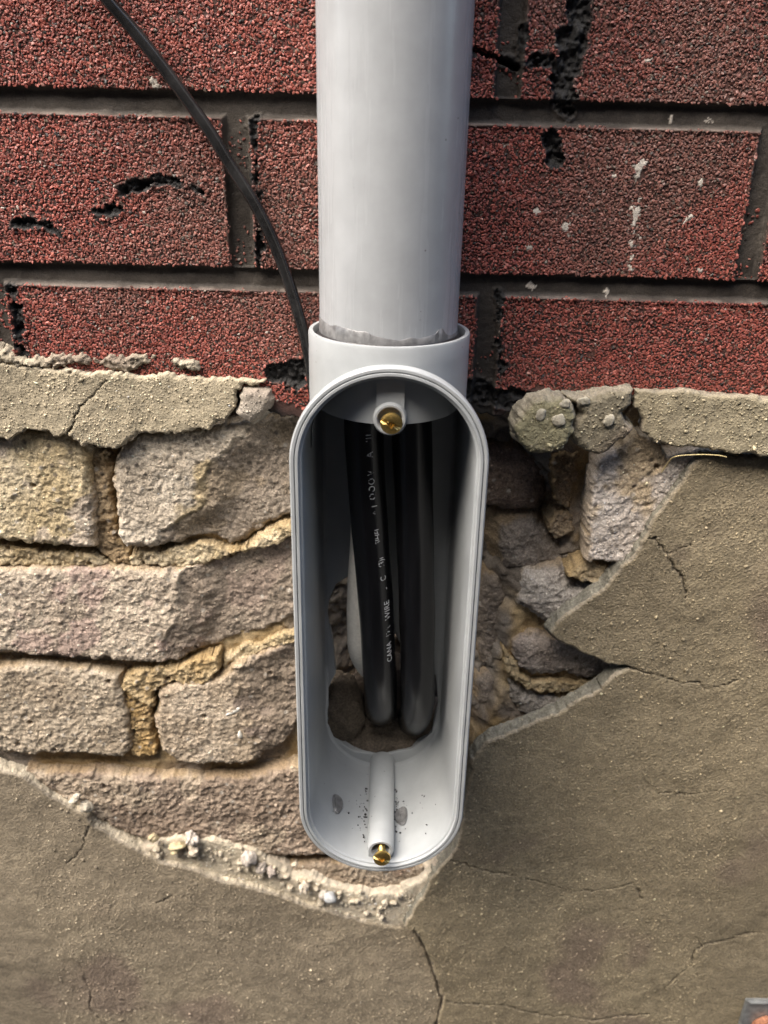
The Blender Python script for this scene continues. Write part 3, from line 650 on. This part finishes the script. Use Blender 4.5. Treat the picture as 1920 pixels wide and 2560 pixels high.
panel('mortar_chunk', Z4([(470, 330), (560, 308), (620, 310), (680, 345), (705, 400), (668, 480), (640, 560), (560, 578), (460, 575), (400, 530), (378, 450), (400, 390)]), 398, 16, 'rounded mossy mortar chunk with two pale pebbles hanging out beside the fitting', [], 431, (.29, .26, .185), (.245, .225, .14), (.28, .25, .19), .1, .0005, jag=.0016, rnd=.0045, relief=3, cat='mortar chunk', mat='strip')
panel('mortar_chunk', Z4([(640, 290), (700, 298), (850, 270), (978, 262), (972, 340), (935, 380), (945, 430), (995, 460), (920, 520), (870, 570), (810, 597), (700, 545), (668, 510), (685, 440), (718, 390), (695, 345)]), 404, 15, 'grey angular mortar chunk wedged between the mossy chunk and the right cement strip', [], 441, (.29, .255, .18), (.24, .21, .15), (.28, .25, .19), .1, .0005, jag=.0014, rnd=.004, relief=2.5, cat='mortar chunk', mat='strip')
panel('parging_strip', Z4([(992, 258), (1300, 262), (1659, 296), (3200, 370), (3200, 680), (1659, 585), (1500, 575), (1400, 557), (1250, 552), (1150, 540), (1080, 510), (1025, 460), (1032, 400), (1005, 350), (984, 342)]), 408, 14,
      'sand coloured cement strip under the red siding at right, speckled with pale grit', [], 451, (.36, .31, .21), (.30, .255, .17), (.26, .22, .165), -.1, .0006, jag=.0014, rnd=.002, relief=1.0, mat='strip')

# ================================================================== PIPE, FITTING
def lathe(name, prof, cx, cy, mat, parent, seg=96, sharp=35):
    """prof list of (r, z) bottom to top; closed solid of revolution around Z"""
    a = np.linspace(0, 2 * math.pi, seg, endpoint=False); V = []; F = []
    for r, z in prof: V.append(np.stack([cx + r * np.cos(a), cy + r * np.sin(a), np.full(seg, z)], 1))
    j = np.arange(seg); k = (j + 1) % seg
    for i in range(len(prof) - 1): F.append(np.stack([i * seg + j, i * seg + k, (i + 1) * seg + k, (i + 1) * seg + j], 1))
    return mesh_np(name, np.concatenate(V), F, mat, parent, sharp=sharp)
PX, PY = .0004, Yd(370)
zcol = CAMZ - .078
pipe = thing('conduit_pipe', (PX, PY, zcol - .012), 'pale grey plastic conduit pipe running up in front of the red siding', 'pipe')
lathe('tube', [(.0275, zcol - .012), (.03015, zcol - .012), (.03015, 2.6), (.0275, 2.6), (.0275, zcol - .012)], PX, PY, MAT['pipe'], pipe, 128)
# smeared cement on the pipe foot: thin sleeve with a ragged top edge
def smear():
    n = 360; a = np.linspace(0, 2 * math.pi, n, endpoint=False)
    f = (a - 1.5 * math.pi)                                    # 0 = towards the viewer (-Y), + = to the right
    f = (f + math.pi) % (2 * math.pi) - math.pi
    u = np.sin(f)
    top = .0026 + .0042 * sstep(-.05, -.9, u) + .0022 * np.clip(fbm(u * .05, u * 0 + .3, .02, 7, 4), -1, 1) + .003 * np.exp(-((u - .72) / .07) ** 2)
    top = np.maximum(top, .0008)
    V = []; R = (.0302, .03042, .03042, .0302)
    for r, t in zip(R, (0, 0, 1, 1)):
        V.append(np.stack([PX + r * np.cos(a), PY + r * np.sin(a), zcol - .001 + (top if t else 0 * top)], 1))
    V[2][:, 2] -= .0002
    j = np.arange(n); k = (j + 1) % n; F = [np.stack([i * n + j, i * n + k, (i + 1) * n + k, (i + 1) * n + j], 1) for i in range(3)]
    mesh_np('cement_smear', np.concatenate(V), F, MAT['smear'], pipe, sharp=50)
smear()

FX = .0017; ZT, ZB = CAMZ - .127, CAMZ - .317       # centres of the two end arcs
fit = thing('conduit_fitting', (FX, Yd(405), ZB - .042), 'open grey plastic conduit access fitting with its long oval cover removed', 'conduit fitting')
def stadium(R, n=48):
    a = np.linspace(0, math.pi, n); top = np.stack([FX + R * np.cos(a), ZT + R * np.sin(a)], 1)
    nn = 24; l = np.stack([np.full(nn, FX - R), np.linspace(ZT, ZB, nn + 2)[1:-1]], 1)
    b = np.linspace(math.pi, 2 * math.pi, n); bot = np.stack([FX + R * np.cos(b), ZB + R * np.sin(b)], 1)
    r = np.stack([np.full(nn, FX + R), np.linspace(ZB, ZT, nn + 2)[1:-1]], 1)
    return np.concatenate([top, l, bot, r])
def loft(name, prof, mat, parent, sharp=30, wob=0):
    V = []; F = []; m = None
    for R, D in prof:
        s = stadium(R * .001); m = len(s); y = np.full(m, Yd(D))
        if wob:
            t = np.arange(m) / m * 6.283; nz = fbm(s[:, 0] + D * .01, s[:, 1], .004, 91, 3) * wob; y = y + nz
        V.append(np.stack([s[:, 0], y, s[:, 1]], 1))
    j = np.arange(m); k = (j + 1) % m
    for i in range(len(prof) - 1): F.append(np.stack([i * m + j, (i + 1) * m + j, (i + 1) * m + k, i * m + k], 1))
    return mesh_np(name, np.concatenate(V), F, mat, parent, sharp=sharp)
loft('shell', [(35.2, 408), (35.4, 385), (36.2, 362), (38.2, 348), (40.4, 340), (41.2, 336.5), (42.0, 335.5), (42.1, 331.2), (41.9, 330.6), (41.4, 330.2), (40.3, 330.2), (40.1, 330.5), (40.05, 331.1), (39.75, 331.1), (39.7, 330.4), (39.5, 330.1),
               (38.5, 330.1), (38.25, 330.4), (38.15, 331.5), (37.3, 331.8), (36.9, 332.4), (36.8, 334.5), (36.6, 338), (35.6, 365), (34.6, 398), (33.4, 402), (32.0, 403)], MAT['pvc'], fit, 28, wob=.00012)
# back plate with its ragged opening
HOLE = poly([(905, 1450), (870, 1440), (840, 1460), (822, 1500), (818, 1540), (832, 1600), (840, 1680), (815, 1730), (812, 1790), (835, 1845), (885, 1878), (950, 1888), (1030, 1872), (1080, 1830), (1096, 1760), (1090, 1690), (1050, 1640), (1000, 1610), (960, 1520)], 403)
def sd_st(x, z, R):
    zc = np.clip(z, ZB, ZT); return np.hypot(x - FX, z - zc) - R
slab('back_plate', lambda x, z: np.maximum(sd_st(x, z, .0345), -sd_poly(x, z, HOLE)), 403, 4, axis(FX - .036, FX + .036, .0008), axis(ZB - .036, ZT + .036, .0008), MAT['pvc'], fit, None, None, None, 0, 0, .0002, 71, .0002)
# hub round the pipe
hub = lathe('hub', [(.0292, CAMZ - .1115), (.0318, CAMZ - .1115), (.0318, CAMZ - .0885), (.0353, CAMZ - .0885), (.0355, zcol - .0010), (.0351, zcol), (.0335, zcol), (.0331, zcol - .0008), (.0331, zcol - .008), (.0292, zcol - .013), (.0292, CAMZ - .1115)], PX + .0003, PY, MAT['pvc'], fit, 128)
def shoulder():
    n = 160; a = np.linspace(0, 2 * math.pi, n, endpoint=False); zz = np.linspace(CAMZ - .086, ZT - .004, 28); V = []; F = []
    for z in zz: V.append(np.stack([PX + .0003 + .03545 * np.cos(a), PY + .03545 * np.sin(a), np.full(n, z)], 1))
    V = np.concatenate(V); j = np.arange(n); k = (j + 1) % n
    for i in range(len(zz) - 1): F.append(np.stack([(i + 1) * n + j, (i + 1) * n + k, i * n + k, i * n + j], 1))
    F = np.concatenate(F); c = V[F].mean(1); keep = (np.hypot(c[:, 0] - FX, np.maximum(c[:, 2] - ZT, 0)) > .0352) 
    mesh_np('hub_shoulder', V, [F[keep]], MAT['pvc'], fit)
shoulder()
lathe('cement_bead', [(.0300, zcol - .006), (.0333, zcol - .006), (.0332, zcol - .0032), (.0322, zcol - .0026), (.0309, zcol - .0016), (.0301, zcol + .0004)], PX, PY, MAT['cement'], fit, 128)
# screw bosses (horizontal posts along the depth)
def boss(cx, cz, r, hole, y0, y1, web):
    n = 40; a = np.linspace(0, 2 * math.pi, n, endpoint=False); V = []; F = []
    pr = [(r * 1.04, y1), (r, y0 + .001), (r - .0007, y0), (hole + .0006, y0), (hole, y0 + .0008), (hole, y0 + .012), (.0002, y0 + .0122)]
    for R, y in pr: V.append(np.stack([cx + R * np.cos(a), np.full(n, y), cz + R * np.sin(a)], 1))
    j = np.arange(n); k = (j + 1) % n
    for i in range(len(pr) - 1): F.append(np.stack([i * n + j, (i + 1) * n + j, (i + 1) * n + k, i * n + k], 1))
    base = len(pr) * n
    zlo, zhi, w = web                                              # web joining post and shell
    wv = [(cx - w, y0 + .002, zlo), (cx + w, y0 + .002, zlo), (cx + w, y0 + .002, zhi), (cx - w, y0 + .002, zhi), (cx - w, y1, zlo), (cx + w, y1, zlo), (cx + w, y1, zhi), (cx - w, y1, zhi)]
    V.append(np.array(wv)); F.append(np.array([(0, 1, 2, 3), (1, 5, 6, 2), (4, 0, 3, 7), (3, 2, 6, 7), (5, 4, 7, 6), (4, 5, 1, 0)]) + base)
    return mesh_np('screw_boss', np.concatenate(V), F, MAT['pvc'], fit, sharp=40)
bt = P3(975, 1047, 336); bb = P3(952, 2116, 336)
boss(bt.x, bt.z, .0071, .0050, Yd(334.5), Yd(372), (bt.z + .003, ZT + .0365, .0058))
boss(bb.x, bb.z, .0070, .0046, Yd(333), Yd(403), (ZB - .0365, bb.z - .002, .0066))
def screw(cx, cy, cz, tilt_x, tilt_z, length, big):
    """brass machine screw, axis along -Y towards the viewer; head with a combined square and slot recess"""
    n = 48; a = np.linspace(0, 2 * math.pi, n, endpoint=False); V = []; F = []
    pr = [(.0001, .012)]
    t = .012
    pitch = .0008; k = 0
    while t > 0.0002 * 0 - length + .0016:
        pr += [(.00205, t), (.00165, t - pitch * .5)]; t -= pitch
    R = big
    pr += [(.0020, -length + .0014), (R * .96, -length + .0010), (R, -length + .0006), (R * .95, -length - .0003), (R * .78, -length - .0007), (R * .44, -length - .0010)]
    for r, y in pr: V.append(np.stack([r * np.cos(a), np.full(n, y), r * np.sin(a)], 1))
    V.append(np.stack([R * .42 * np.cos(a), np.full(n, -length - .0010), R * .36 * np.sin(a)], 1))
    # square recess
    c, s = np.abs(np.cos(a + .785)), np.abs(np.sin(a + .785)); q = R * .28 / np.maximum(c, s)
    V.append(np.stack([q * np.cos(a), np.full(n, -length - .0010), q * np.sin(a)], 1))
    V.append(np.stack([q * .9 * np.cos(a), np.full(n, -length + .0002), q * .9 * np.sin(a)], 1))
    V.append(np.stack([.0001 * np.cos(a), np.full(n, -length + .0002), .0001 * np.sin(a)], 1))
    j = np.arange(n); kk = (j + 1) % n; m = len(V)
    for i in range(m - 1): F.append(np.stack([i * n + j, (i + 1) * n + j, (i + 1) * n + kk, i * n + kk], 1))
    V = np.concatenate(V)
    # slot pressed across the head
    hd = V[:, 1] < -length + .0003
    sl_ = hd & (np.abs(V[:, 2] + .35 * V[:, 0]) < R * .15) & (np.hypot(V[:, 0], V[:, 2]) > R * .3); V[sl_, 1] += .0008
    Rm = np.array(Matrix.Rotation(tilt_z, 3, 'Z') @ Matrix.Rotation(tilt_x, 3, 'X'))
    V = V @ Rm.T + np.array((cx, cy, cz))
    return mesh_np('screw', V, F, MAT['brass'], fit, sharp=32)
screw(bt.x + .0006, Yd(334.5), bt.z - .0004, .05, 0, .0034, .0047)['label'] = 'upper brass screw seated in its post, head facing out'
screw(bb.x + .0004, Yd(333), bb.z + .0006, -.10, .05, .0065, .0046)['label'] = 'lower brass screw standing proud of its post'
# two moulded dimples in the fitting's floor, shade of the hollows painted dark
def dimple(px, py, D, sx):
    c = P3(px, py, D); ang = math.asin(max(-1, min(1, (c.x - FX) / .0358))); r0 = .0362 - (D - 340) * .00003
    n = 24; V = []; F = []
    for (rr, dep) in ((.0046, .0001), (.0040, .0012), (.0034, .0008), (.0022, .0001), (.0001, .0001)):
        for k in range(n):
            t = 2 * math.pi * k / n; rr2 = rr * (1 + .08 * math.sin(3 * t + px)); A = ang + rr2 * .85 * math.cos(t) / r0; yy = c.y + rr2 * 1.5 * math.sin(t); R = r0 - dep
            V.append((FX + R * math.sin(A), yy, ZB - R * math.cos(A)))
    j = np.arange(n); k = (j + 1) % n
    for i in range(4): F.append(np.stack([i * n + j, i * n + k, (i + 1) * n + k, (i + 1) * n + j], 1))
    mesh_np('dimple', V, F, MAT['smear'], fit, sharp=50)
dimple(842, 2046, 362, -1); dimple(1004, 2052, 362, 1)

# dark dust and shavings lying on the floor of the fitting, beside the lower post
def dust():
    rng = np.random.default_rng(3); V = []; F = []; b = 0
    bm = bmesh.new(); bmesh.ops.create_icosphere(bm, subdivisions=1, radius=1); v0 = np.array([p.co for p in bm.verts]); f0 = np.array([[q.index for q in p.verts] for p in bm.faces]); bm.free()
    for k in range(150):
        side = rng.choice([-1, 1]); u = side * (.0080 + abs(rng.normal(0, .0022)) + (rng.random() < .3) * rng.uniform(0, .018)); yy = Yd(340 + 62 * rng.random() ** .7); R = .0355
        A = math.asin(max(-.9, min(.9, u / R))); c = np.array((FX + R * math.sin(A), yy, ZB - R * math.cos(A)))
        r_ = rng.uniform(.00018, .0005) * (1.6 if abs(u) < .0095 else 1)
        V.append(v0 * (1 + rng.uniform(-.3, .3, (len(v0), 1))) * r_ * rng.uniform(.5, 1.6, 3) + c); F.append(f0 + b); b += len(v0)
    o = mesh_np('dust', np.concatenate(V), [np.concatenate(F)], MAT['cement'], None, smooth=False); tag(o, 'dark dust and shavings beside the lower post inside the fitting', 'dust', kind='stuff')
dust()

# ================================================================== CABLES
def spline(pts, n=140):
    p = [Vector(q) for q in pts]; p = [p[0] * 2 - p[1]] + p + [p[-1] * 2 - p[-2]]; out = []
    for i in range(1, len(p) - 2):
        for k in range(n // (len(p) - 3)):
            t = k / (n // (len(p) - 3)); a, b, c, d = p[i - 1:i + 3]
            out.append(.5 * ((2 * b) + (c - a) * t + (2 * a - 5 * b + 4 * c - d) * t * t + (3 * b - a - 3 * c + d) * t ** 3))
    out.append(p[-2]); return out
def frames(path):
    fr = []; n = Vector((0, -1, 0))
    for i, q in enumerate(path):
        t = (path[min(i + 1, len(path) - 1)] - path[max(i - 1, 0)]).normalized()
        n = (n - t * n.dot(t)).normalized(); fr.append((q, t, n.copy(), t.cross(n)))
    return fr
def tube(name, pts, r, mat, label, cat, seg=40, rfun=None, wob=0):
    path = spline(pts); fr = frames(path); V = []; F = []
    for i, (q, t, n, b) in enumerate(fr):
        for k in range(seg):
            a = 2 * math.pi * k / seg; rr = r
            if wob: rr *= 1 + wob * float(vnoise(np.array(i * .12), np.array(math.cos(a) * 1.5 + 5), 3))
            V.append(q + (n * math.cos(a) + b * math.sin(a)) * rr)
    j = np.arange(seg); k = (j + 1) % seg
    for i in range(len(path) - 1): F.append(np.stack([i * seg + j, i * seg + k, (i + 1) * seg + k, (i + 1) * seg + j], 1))
    c0 = len(V); V.append(path[0]); V.append(path[-1])
    F.append(np.stack([np.full(seg, c0), k, j], 1)); F.append(np.stack([np.full(seg, c0 + 1), (len(path) - 1) * seg + j, (len(path) - 1) * seg + k], 1))
    o = mesh_np(name, [tuple(v) for v in V], F, mat); tag(o, label, cat); return o, fr
c1p = [P3(900, 800, 376), P3(907, 1000, 375), P3(913, 1150, 375), P3(925, 1330, 375), P3(939, 1500, 376), P3(947, 1640, 378), P3(951, 1716, 383), P3(952, 1762, 394), P3(952, 1775, 415), P3(952, 1760, 450)]
c2p = [P3(1020, 800, 376), P3(1027, 1000, 376), P3(1033, 1200, 376), P3(1039, 1400, 377), P3(1043, 1560, 377), P3(1043, 1680, 379), P3(1044, 1745, 384), P3(1038, 1785, 396), P3(1032, 1800, 420), P3(1030, 1780, 450)]
cw = [P3(922, 800, 390), P3(914, 1300, 386), P3(905, 1450, 384), P3(902, 1560, 384), P3(907, 1630, 387), P3(935, 1672, 400), P3(960, 1670, 440)]
cab1, fr1 = tube('thick_cable', c1p, .0091, MAT['cable'], 'left thick black cable with worn white lettering, inside the open fitting', 'cable', wob=.02)
tube('thick_cable', c2p, .0094, MAT['cable'], 'right thick black cable without lettering, inside the open fitting', 'cable', wob=.03)
tube('white_cable', cw, .0075, MAT['white_cable'], 'white cable mostly hidden behind the left black cable', 'cable')
thin = [tuple(P3(*q)) for q in ((150, -210, 402), (205, -90, 403), (269, 0, 404), (324, 64, 405), (394, 150, 406), (463, 243, 407), (521, 324, 407.5), (579, 417, 408), (637, 509, 408), (683, 602, 407.5), (718, 694, 407), (747, 787, 406), (768, 870, 405), (785, 980, 405), (795, 1100, 405))]
thin = [Vector((-.6, Yd(398), CAMZ + .62)), Vector((-.36, Yd(400), CAMZ + .33))] + [Vector(t) for t in thin]
tube('thin_cable', thin, .0028, MAT['thin'], 'thin dusty black cable slanting down across the red siding to behind the fitting', 'cable', 20, wob=.03)

# lettering printed on the left cable
def print_text(words, fr, r, name='lettering'):
    S = [0]
    for i in range(1, len(fr)): S.append(S[-1] + (fr[i][0] - fr[i - 1][0]).length)
    S = np.array(S); Q = np.array([f[0] for f in fr]); Nn = np.array([f[2] for f in fr]); Bb = np.array([f[3] for f in fr])
    zz = Q[:, 2]; VV = []; FF = []; base = 0
    for (txt, py, ang, cap, adv, wear) in words:
        z = float(W(940, py, 370)[2]); m = int(np.argmin(np.abs(zz - z))); s0 = S[m]
        cu = bpy.data.curves.new('t', 'FONT'); cu.body = txt; cu.size = cap / .7; cu.space_character = adv; cu.resolution_u = 3
        ob = bpy.data.objects.new('t', cu); sc.collection.objects.link(ob)
        dg_ = bpy.context.evaluated_depsgraph_get(); me = bpy.data.meshes.new_from_object(ob.evaluated_get(dg_))
        bm = bmesh.new(); bm.from_mesh(me); bmesh.ops.triangulate(bm, faces=bm.faces[:])
        for _ in range(2):
            bmesh.ops.subdivide_edges(bm, edges=[e for e in bm.edges if e.calc_length() > cap * .12], cuts=1, use_grid_fill=True)
            bmesh.ops.triangulate(bm, faces=bm.faces[:])
        bm.verts.ensure_lookup_table()
        v = np.array([p.co for p in bm.verts]); f = np.array([[q.index for q in p.verts] for p in bm.faces])
        bm.free(); bpy.data.objects.remove(ob); bpy.data.curves.remove(cu); bpy.data.meshes.remove(me)
        cx = v[f].mean(1); nz = fbm(cx[:, 0] + py * .01, cx[:, 1], .0016, int(py), 3, .7)
        f = f[nz > wear]
        s = s0 - v[:, 0]                                           # reads from the bottom upwards
        ph = ang - (v[:, 1] - cap / 2) / r                          # cap tops point to the left
        q = np.stack([np.interp(s, S, Q[:, i]) for i in range(3)], 1); nn = np.stack([np.interp(s, S, Nn[:, i]) for i in range(3)], 1); bb_ = np.stack([np.interp(s, S, Bb[:, i]) for i in range(3)], 1)
        sg = 1 if Bb[m, 0] > 0 else -1
        out = q + (nn * np.cos(ph)[:, None] + sg * bb_ * np.sin(ph)[:, None]) * (r * 1.022 + .00006)
        VV.append(out); FF.append(f + base); base += len(out)
    o = mesh_np(name, np.concatenate(VV) , [np.concatenate(FF)], MAT['ink'])
    o.parent = cab1; return o
A = .68
print_text([('CANA', 1655, A, .0030, 1.06, -.75), ('DA', 1590, A, .0030, 1.05, .1), ('WIRE', 1545, A, .0032, 1.05, -.7), ('-', 1472, A, .003, 1, -.5), ('C', 1445, A - .1, .0030, 1, -.1), ('(3)I', 1412, A - .15, .0028, 1, -.15), ('SIHEI', 1355, A - .25, .0026, 1, -.1),
            ('+ 1', 1282, A - .3, .0026, 1.1, -.05), ('OOO', 1240, A - .38, .0030, 1.15, -.15), ('V', 1180, A - .4, .003, 1, .0), ('A', 1135, A - .4, .0032, 1, -.2), ('III', 1095, A - .42, .0026, 1.3, -.2)], fr1, .0091)

# ================================================================== SMALL THINGS
def lump(name, c, r, mat, col, seed, parent=None, label=None, cat=None, group=None, sub=3, rough=.22, wl=.9):
    bm = bmesh.new(); bmesh.ops.create_icosphere(bm, subdivisions=sub, radius=1)
    v = np.array([p.co for p in bm.verts]); f = np.array([[q.index for q in p.verts] for p in bm.faces]); bm.free()
    n = fbm(v[:, 0] + v[:, 2] * .6, v[:, 1] + v[:, 2] * .8, wl, seed, 4, .55) ; v = v * (1 + rough * n)[:, None]
    fl = fbm(v[:, 0] - v[:, 2], v[:, 1] + v[:, 2], .3, seed + 5, 2)
    v = v * np.array(r) * (1 + .05 * fl)[:, None]
    ang = seed * 1.3; Rm = np.array(Matrix.Rotation(ang, 3, 'Y')); v = v @ Rm.T
    cc = np.tile(np.array(col), (len(v), 1)) * (1 + .2 * n)[:, None]
    o = mesh_np(name, v + np.array(c), [f], mat, parent, cc, smooth=True)
    if label: tag(o, label, cat, group)
    return o
# rubble seen through the fitting's opening; last lump is added shade behind the cables
for i, (px, py, D, r, col, ro) in enumerate([(975, 1858, 414.5, (.036, .010, .019), (.13, .105, .08), .16), (850, 1770, 412, (.0165, .010, .0260), (.11, .088, .065), .2), (1080, 1810, 415, (.013, .010, .020), (.09, .07, .055), .2), (985, 1735, 424, (.034, .007, .030), (.055, .042, .032), .15)]):
    o = lump('mortar_or_shade_plug', P3(px, py, D), r, MAT['brick'], col, 0, wall, sub=5, rough=ro, wl=1.0 + .1 * i)
# pebbles set in the two loose chunks
for i, (px, py, D, r) in enumerate([(600, 408, 396.5, .0034), (510, 378, 397, .0032), (725, 310, 402.5, .0028), (855, 405, 402.5, .0034), (630, 325, 398, .0028)]):
    q = Z4([(px, py)])[0]
    lump('pebble', P3(q[0], q[1], D + 1.6), (r, .0008, r * .8), MAT['plaster'], (.46, .42, .33), 520 + i, rough=.35, label=['round white pebble set in the middle of the mossy mortar chunk', 'smaller beige pebble left of the white one in the mossy mortar chunk', 'flat pale pebble at the top edge of the grey angular mortar chunk', 'chalky white pebble in the face of the grey angular mortar chunk', 'pale pebble at the upper right rim of the mossy mortar chunk'][i], cat='pebble', group='pale pebbles in the loose mortar chunks')
# crumbs on the broken edge, lower left
CR5 = [(578, 596, (.0030, .003, .0036), (.46, .38, .24), 'small tan crumb alone at the left end of the crumb row on the parging edge'),
       (665, 632, (.0075, .005, .0036), (.50, .42, .26), 'flat yellowish crumb lying on the broken parging edge'),
       (722, 598, (.0050, .005, .0050), (.52, .46, .40), 'grey knobbly crumb standing highest of the crumbs on the parging edge'),
       (735, 640, (.0045, .004, .0040), (.50, .43, .34), 'cream crumb directly under the highest knobbly crumb'),
       (935, 672, (.0052, .005, .0052), (.46, .41, .36), 'big grey crumb in front of the dark gap below the lowest long brick'),
       (985, 708, (.0044, .004, .0034), (.48, .42, .36), 'grey crumb just right of and below the big crumb'),
       (1022, 726, (.0038, .004, .0036), (.44, .38, .33), 'last grey crumb of the row before the cream plaster widens'),
       (1150, 782, (.0052, .005, .0036), (.54, .47, .38), 'cream crumb piled on the plaster bed left of the white pebble'),
       (285, 445, (.0055, .004, .0030), (.50, .45, .36), 'pale crumb on the left end of the broken parging edge'),
       (325, 478, (.0050, .004, .0038), (.50, .45, .36), 'pale blocky crumb beside the step in the parging edge')]
for i, (px, py, r, col, lb) in enumerate(CR5):
    q = Z5([(px, py)])[0]; lump('mortar_crumb', P3(q[0], q[1], 417.0), tuple(.82 * v for v in r), MAT['plaster'], col, 540 + i, None, lb, 'crumb', 'mortar crumbs along the broken parging edge', 4, .5, .8)
q = Z5([(1245, 820)])[0]; lump('pebble', P3(q[0], q[1], 416.5), (.0042, .004, .0034), MAT['plaster'], (.44, .45, .45), 561, None, 'smooth bluish white pebble on the cream plaster bed', 'pebble')
q = Z5([(1218, 812)])[0]; lump('pebble', P3(q[0], q[1], 417.5), (.0034, .003, .0032), MAT['plaster'], (.44, .40, .35), 562, None, 'small grey pebble touching the left of the bluish white pebble', 'pebble')
# fine grit over the plaster bed
def grit():
    rng = np.random.default_rng(9); Vs = []; Fs = []; Cs = []; base = 0
    line = np.array(Z5([(600, 645), (760, 650), (900, 690), (1050, 745), (1200, 800), (1350, 850), (1500, 880)]))
    bm = bmesh.new(); bmesh.ops.create_icosphere(bm, subdivisions=2, radius=1); v0 = np.array([p.co for p in bm.verts]); f0 = np.array([[q.index for q in p.verts] for p in bm.faces]); bm.free()
    for k in range(110):
        t = rng.random() ** 1.3 * (len(line) - 1); i = int(t); p = line[i] * (1 - t + i) + line[min(i + 1, len(line) - 1)] * (t - i)
        p = p + rng.normal(0, 1, 2) * np.array((24, 11 + 10 * (t > 3)))
        c = P3(p[0], p[1], 419.6); r = abs(rng.normal(.0009, .0007)) + .0004
        v = v0 * (1 + rng.uniform(-.22, .22, (len(v0), 1))) * r * rng.uniform(.7, 1.3, 3) + np.array(c)
        Vs.append(v); Fs.append(f0 + base); base += len(v); Cs.append(np.tile(np.array((.56, .49, .38)) * rng.uniform(.85, 1.1), (len(v), 1)))
    o = mesh_np('grit', np.concatenate(Vs), [np.concatenate(Fs)], MAT['plaster'], None, np.concatenate(Cs), smooth=False)
    tag(o, 'fine cream grit strewn over the broken edge of the plaster', 'grit', kind='stuff')
grit()
# white paint drips on the low brick
for (pts, r, lb) in ((Z5([(845, 135), (870, 118), (905, 105)]), .0022, 'upper slanting white paint drip on the lower brick'), (Z5([(903, 190), (906, 220)]), .0020, 'lower upright white paint drip on the lower brick')):
    a, b = P3(*pts[0], 421), P3(*pts[-1], 421); c = (a + b) / 2; L = (b - a).length / 2
    bm = bmesh.new(); bmesh.ops.create_icosphere(bm, subdivisions=3, radius=1)
    ang = math.atan2((b - a).z, (b - a).x)
    V = []
    for p in bm.verts:
        w = 1 + .5 * p.co.x; x, y, z = p.co.x * L, p.co.y * .0010, p.co.z * r * w * .7
        V.append((c.x + x * math.cos(ang) - z * math.sin(ang), c.y + y, c.z + x * math.sin(ang) + z * math.cos(ang)))
    f = [[q.index for q in p.verts] for p in bm.faces]; bm.free()
    o = mesh_np('paint_drip', V, [np.array(f)], MAT['white_cable'], wall); o['label'] = lb
# dry grass blade
o, _ = tube('dry_grass_blade', [P3(*Z4([q])[0], d) for q, d in (((1120, 670), 417), ((1150, 625), 414), ((1190, 590), 409), ((1300, 580), 406), ((1400, 583), 405.5), ((1450, 592), 406))], .0003, MAT['straw'], 'thin dry yellow grass blade caught under the right cement strip', 'grass blade', 8)
# steel strap with a rusty bolt, lower right corner
D0 = 409
s0 = P3(1866, 2502, D0); st = thing('metal_strap', (s0.x + .03, Yd(D0), s0.z - .05), 'grey galvanised steel strap with a rusty bolt at the lower right corner', 'bracket')
def rbox(name, x0, x1, y0, y1, z0, z1, mat, parent, bev=.0008):
    bm = bmesh.new(); bmesh.ops.create_cube(bm, size=1)
    for v in bm.verts: v.co = Vector(((x0 + x1) / 2 + v.co.x * (x1 - x0), (y0 + y1) / 2 + v.co.y * (y1 - y0), (z0 + z1) / 2 + v.co.z * (z1 - z0))) - Vector(parent['_o'])
    bmesh.ops.bevel(bm, geom=bm.edges[:], offset=bev, segments=2, affect='EDGES')
    me = bpy.data.meshes.new(name); bm.to_mesh(me); bm.free(); me.materials.append(mat); o = bpy.data.objects.new(name, me); return link(o, parent)
rbox('strap_plate', s0.x, s0.x + .065, Yd(D0), Yd(D0 + 3), s0.z - .11, s0.z, MAT['zinc'], st)
rbox('strap_lip', s0.x + .0022, s0.x + .065, Yd(D0 - 1.2), Yd(D0) + .0002, s0.z - .0028, s0.z - .0004, MAT['zinc'], st, .0005)
bc = P3(1914, 2566, D0 - 2)
def bolt():
    n = 40; a = np.linspace(0, 2 * math.pi, n, endpoint=False); V = []; F = []
    pr = [(.0095, .0015), (.0098, .0005), (.0092, -.0008), (.0076, -.0026), (.005, -.0040), (.002, -.0047), (.0001, -.0048)]
    for r, y in pr:
        w = 1 + .02 * np.sin(5 * a); V.append(np.stack([bc.x + r * w * np.cos(a), np.full(n, bc.y + y), bc.z + r * w * np.sin(a)], 1))
    j = np.arange(n); k = (j + 1) % n
    for i in range(len(pr) - 1): F.append(np.stack([i * n + j, (i + 1) * n + j, (i + 1) * n + k, i * n + k], 1))
    mesh_np('bolt', np.concatenate(V), F, MAT['rust'], st)
bolt()

for o in bpy.data.objects:
    if '_o' in o: del o['_o']
print('verts', sum(len(o.data.vertices) for o in bpy.data.objects if o.type == 'MESH'))
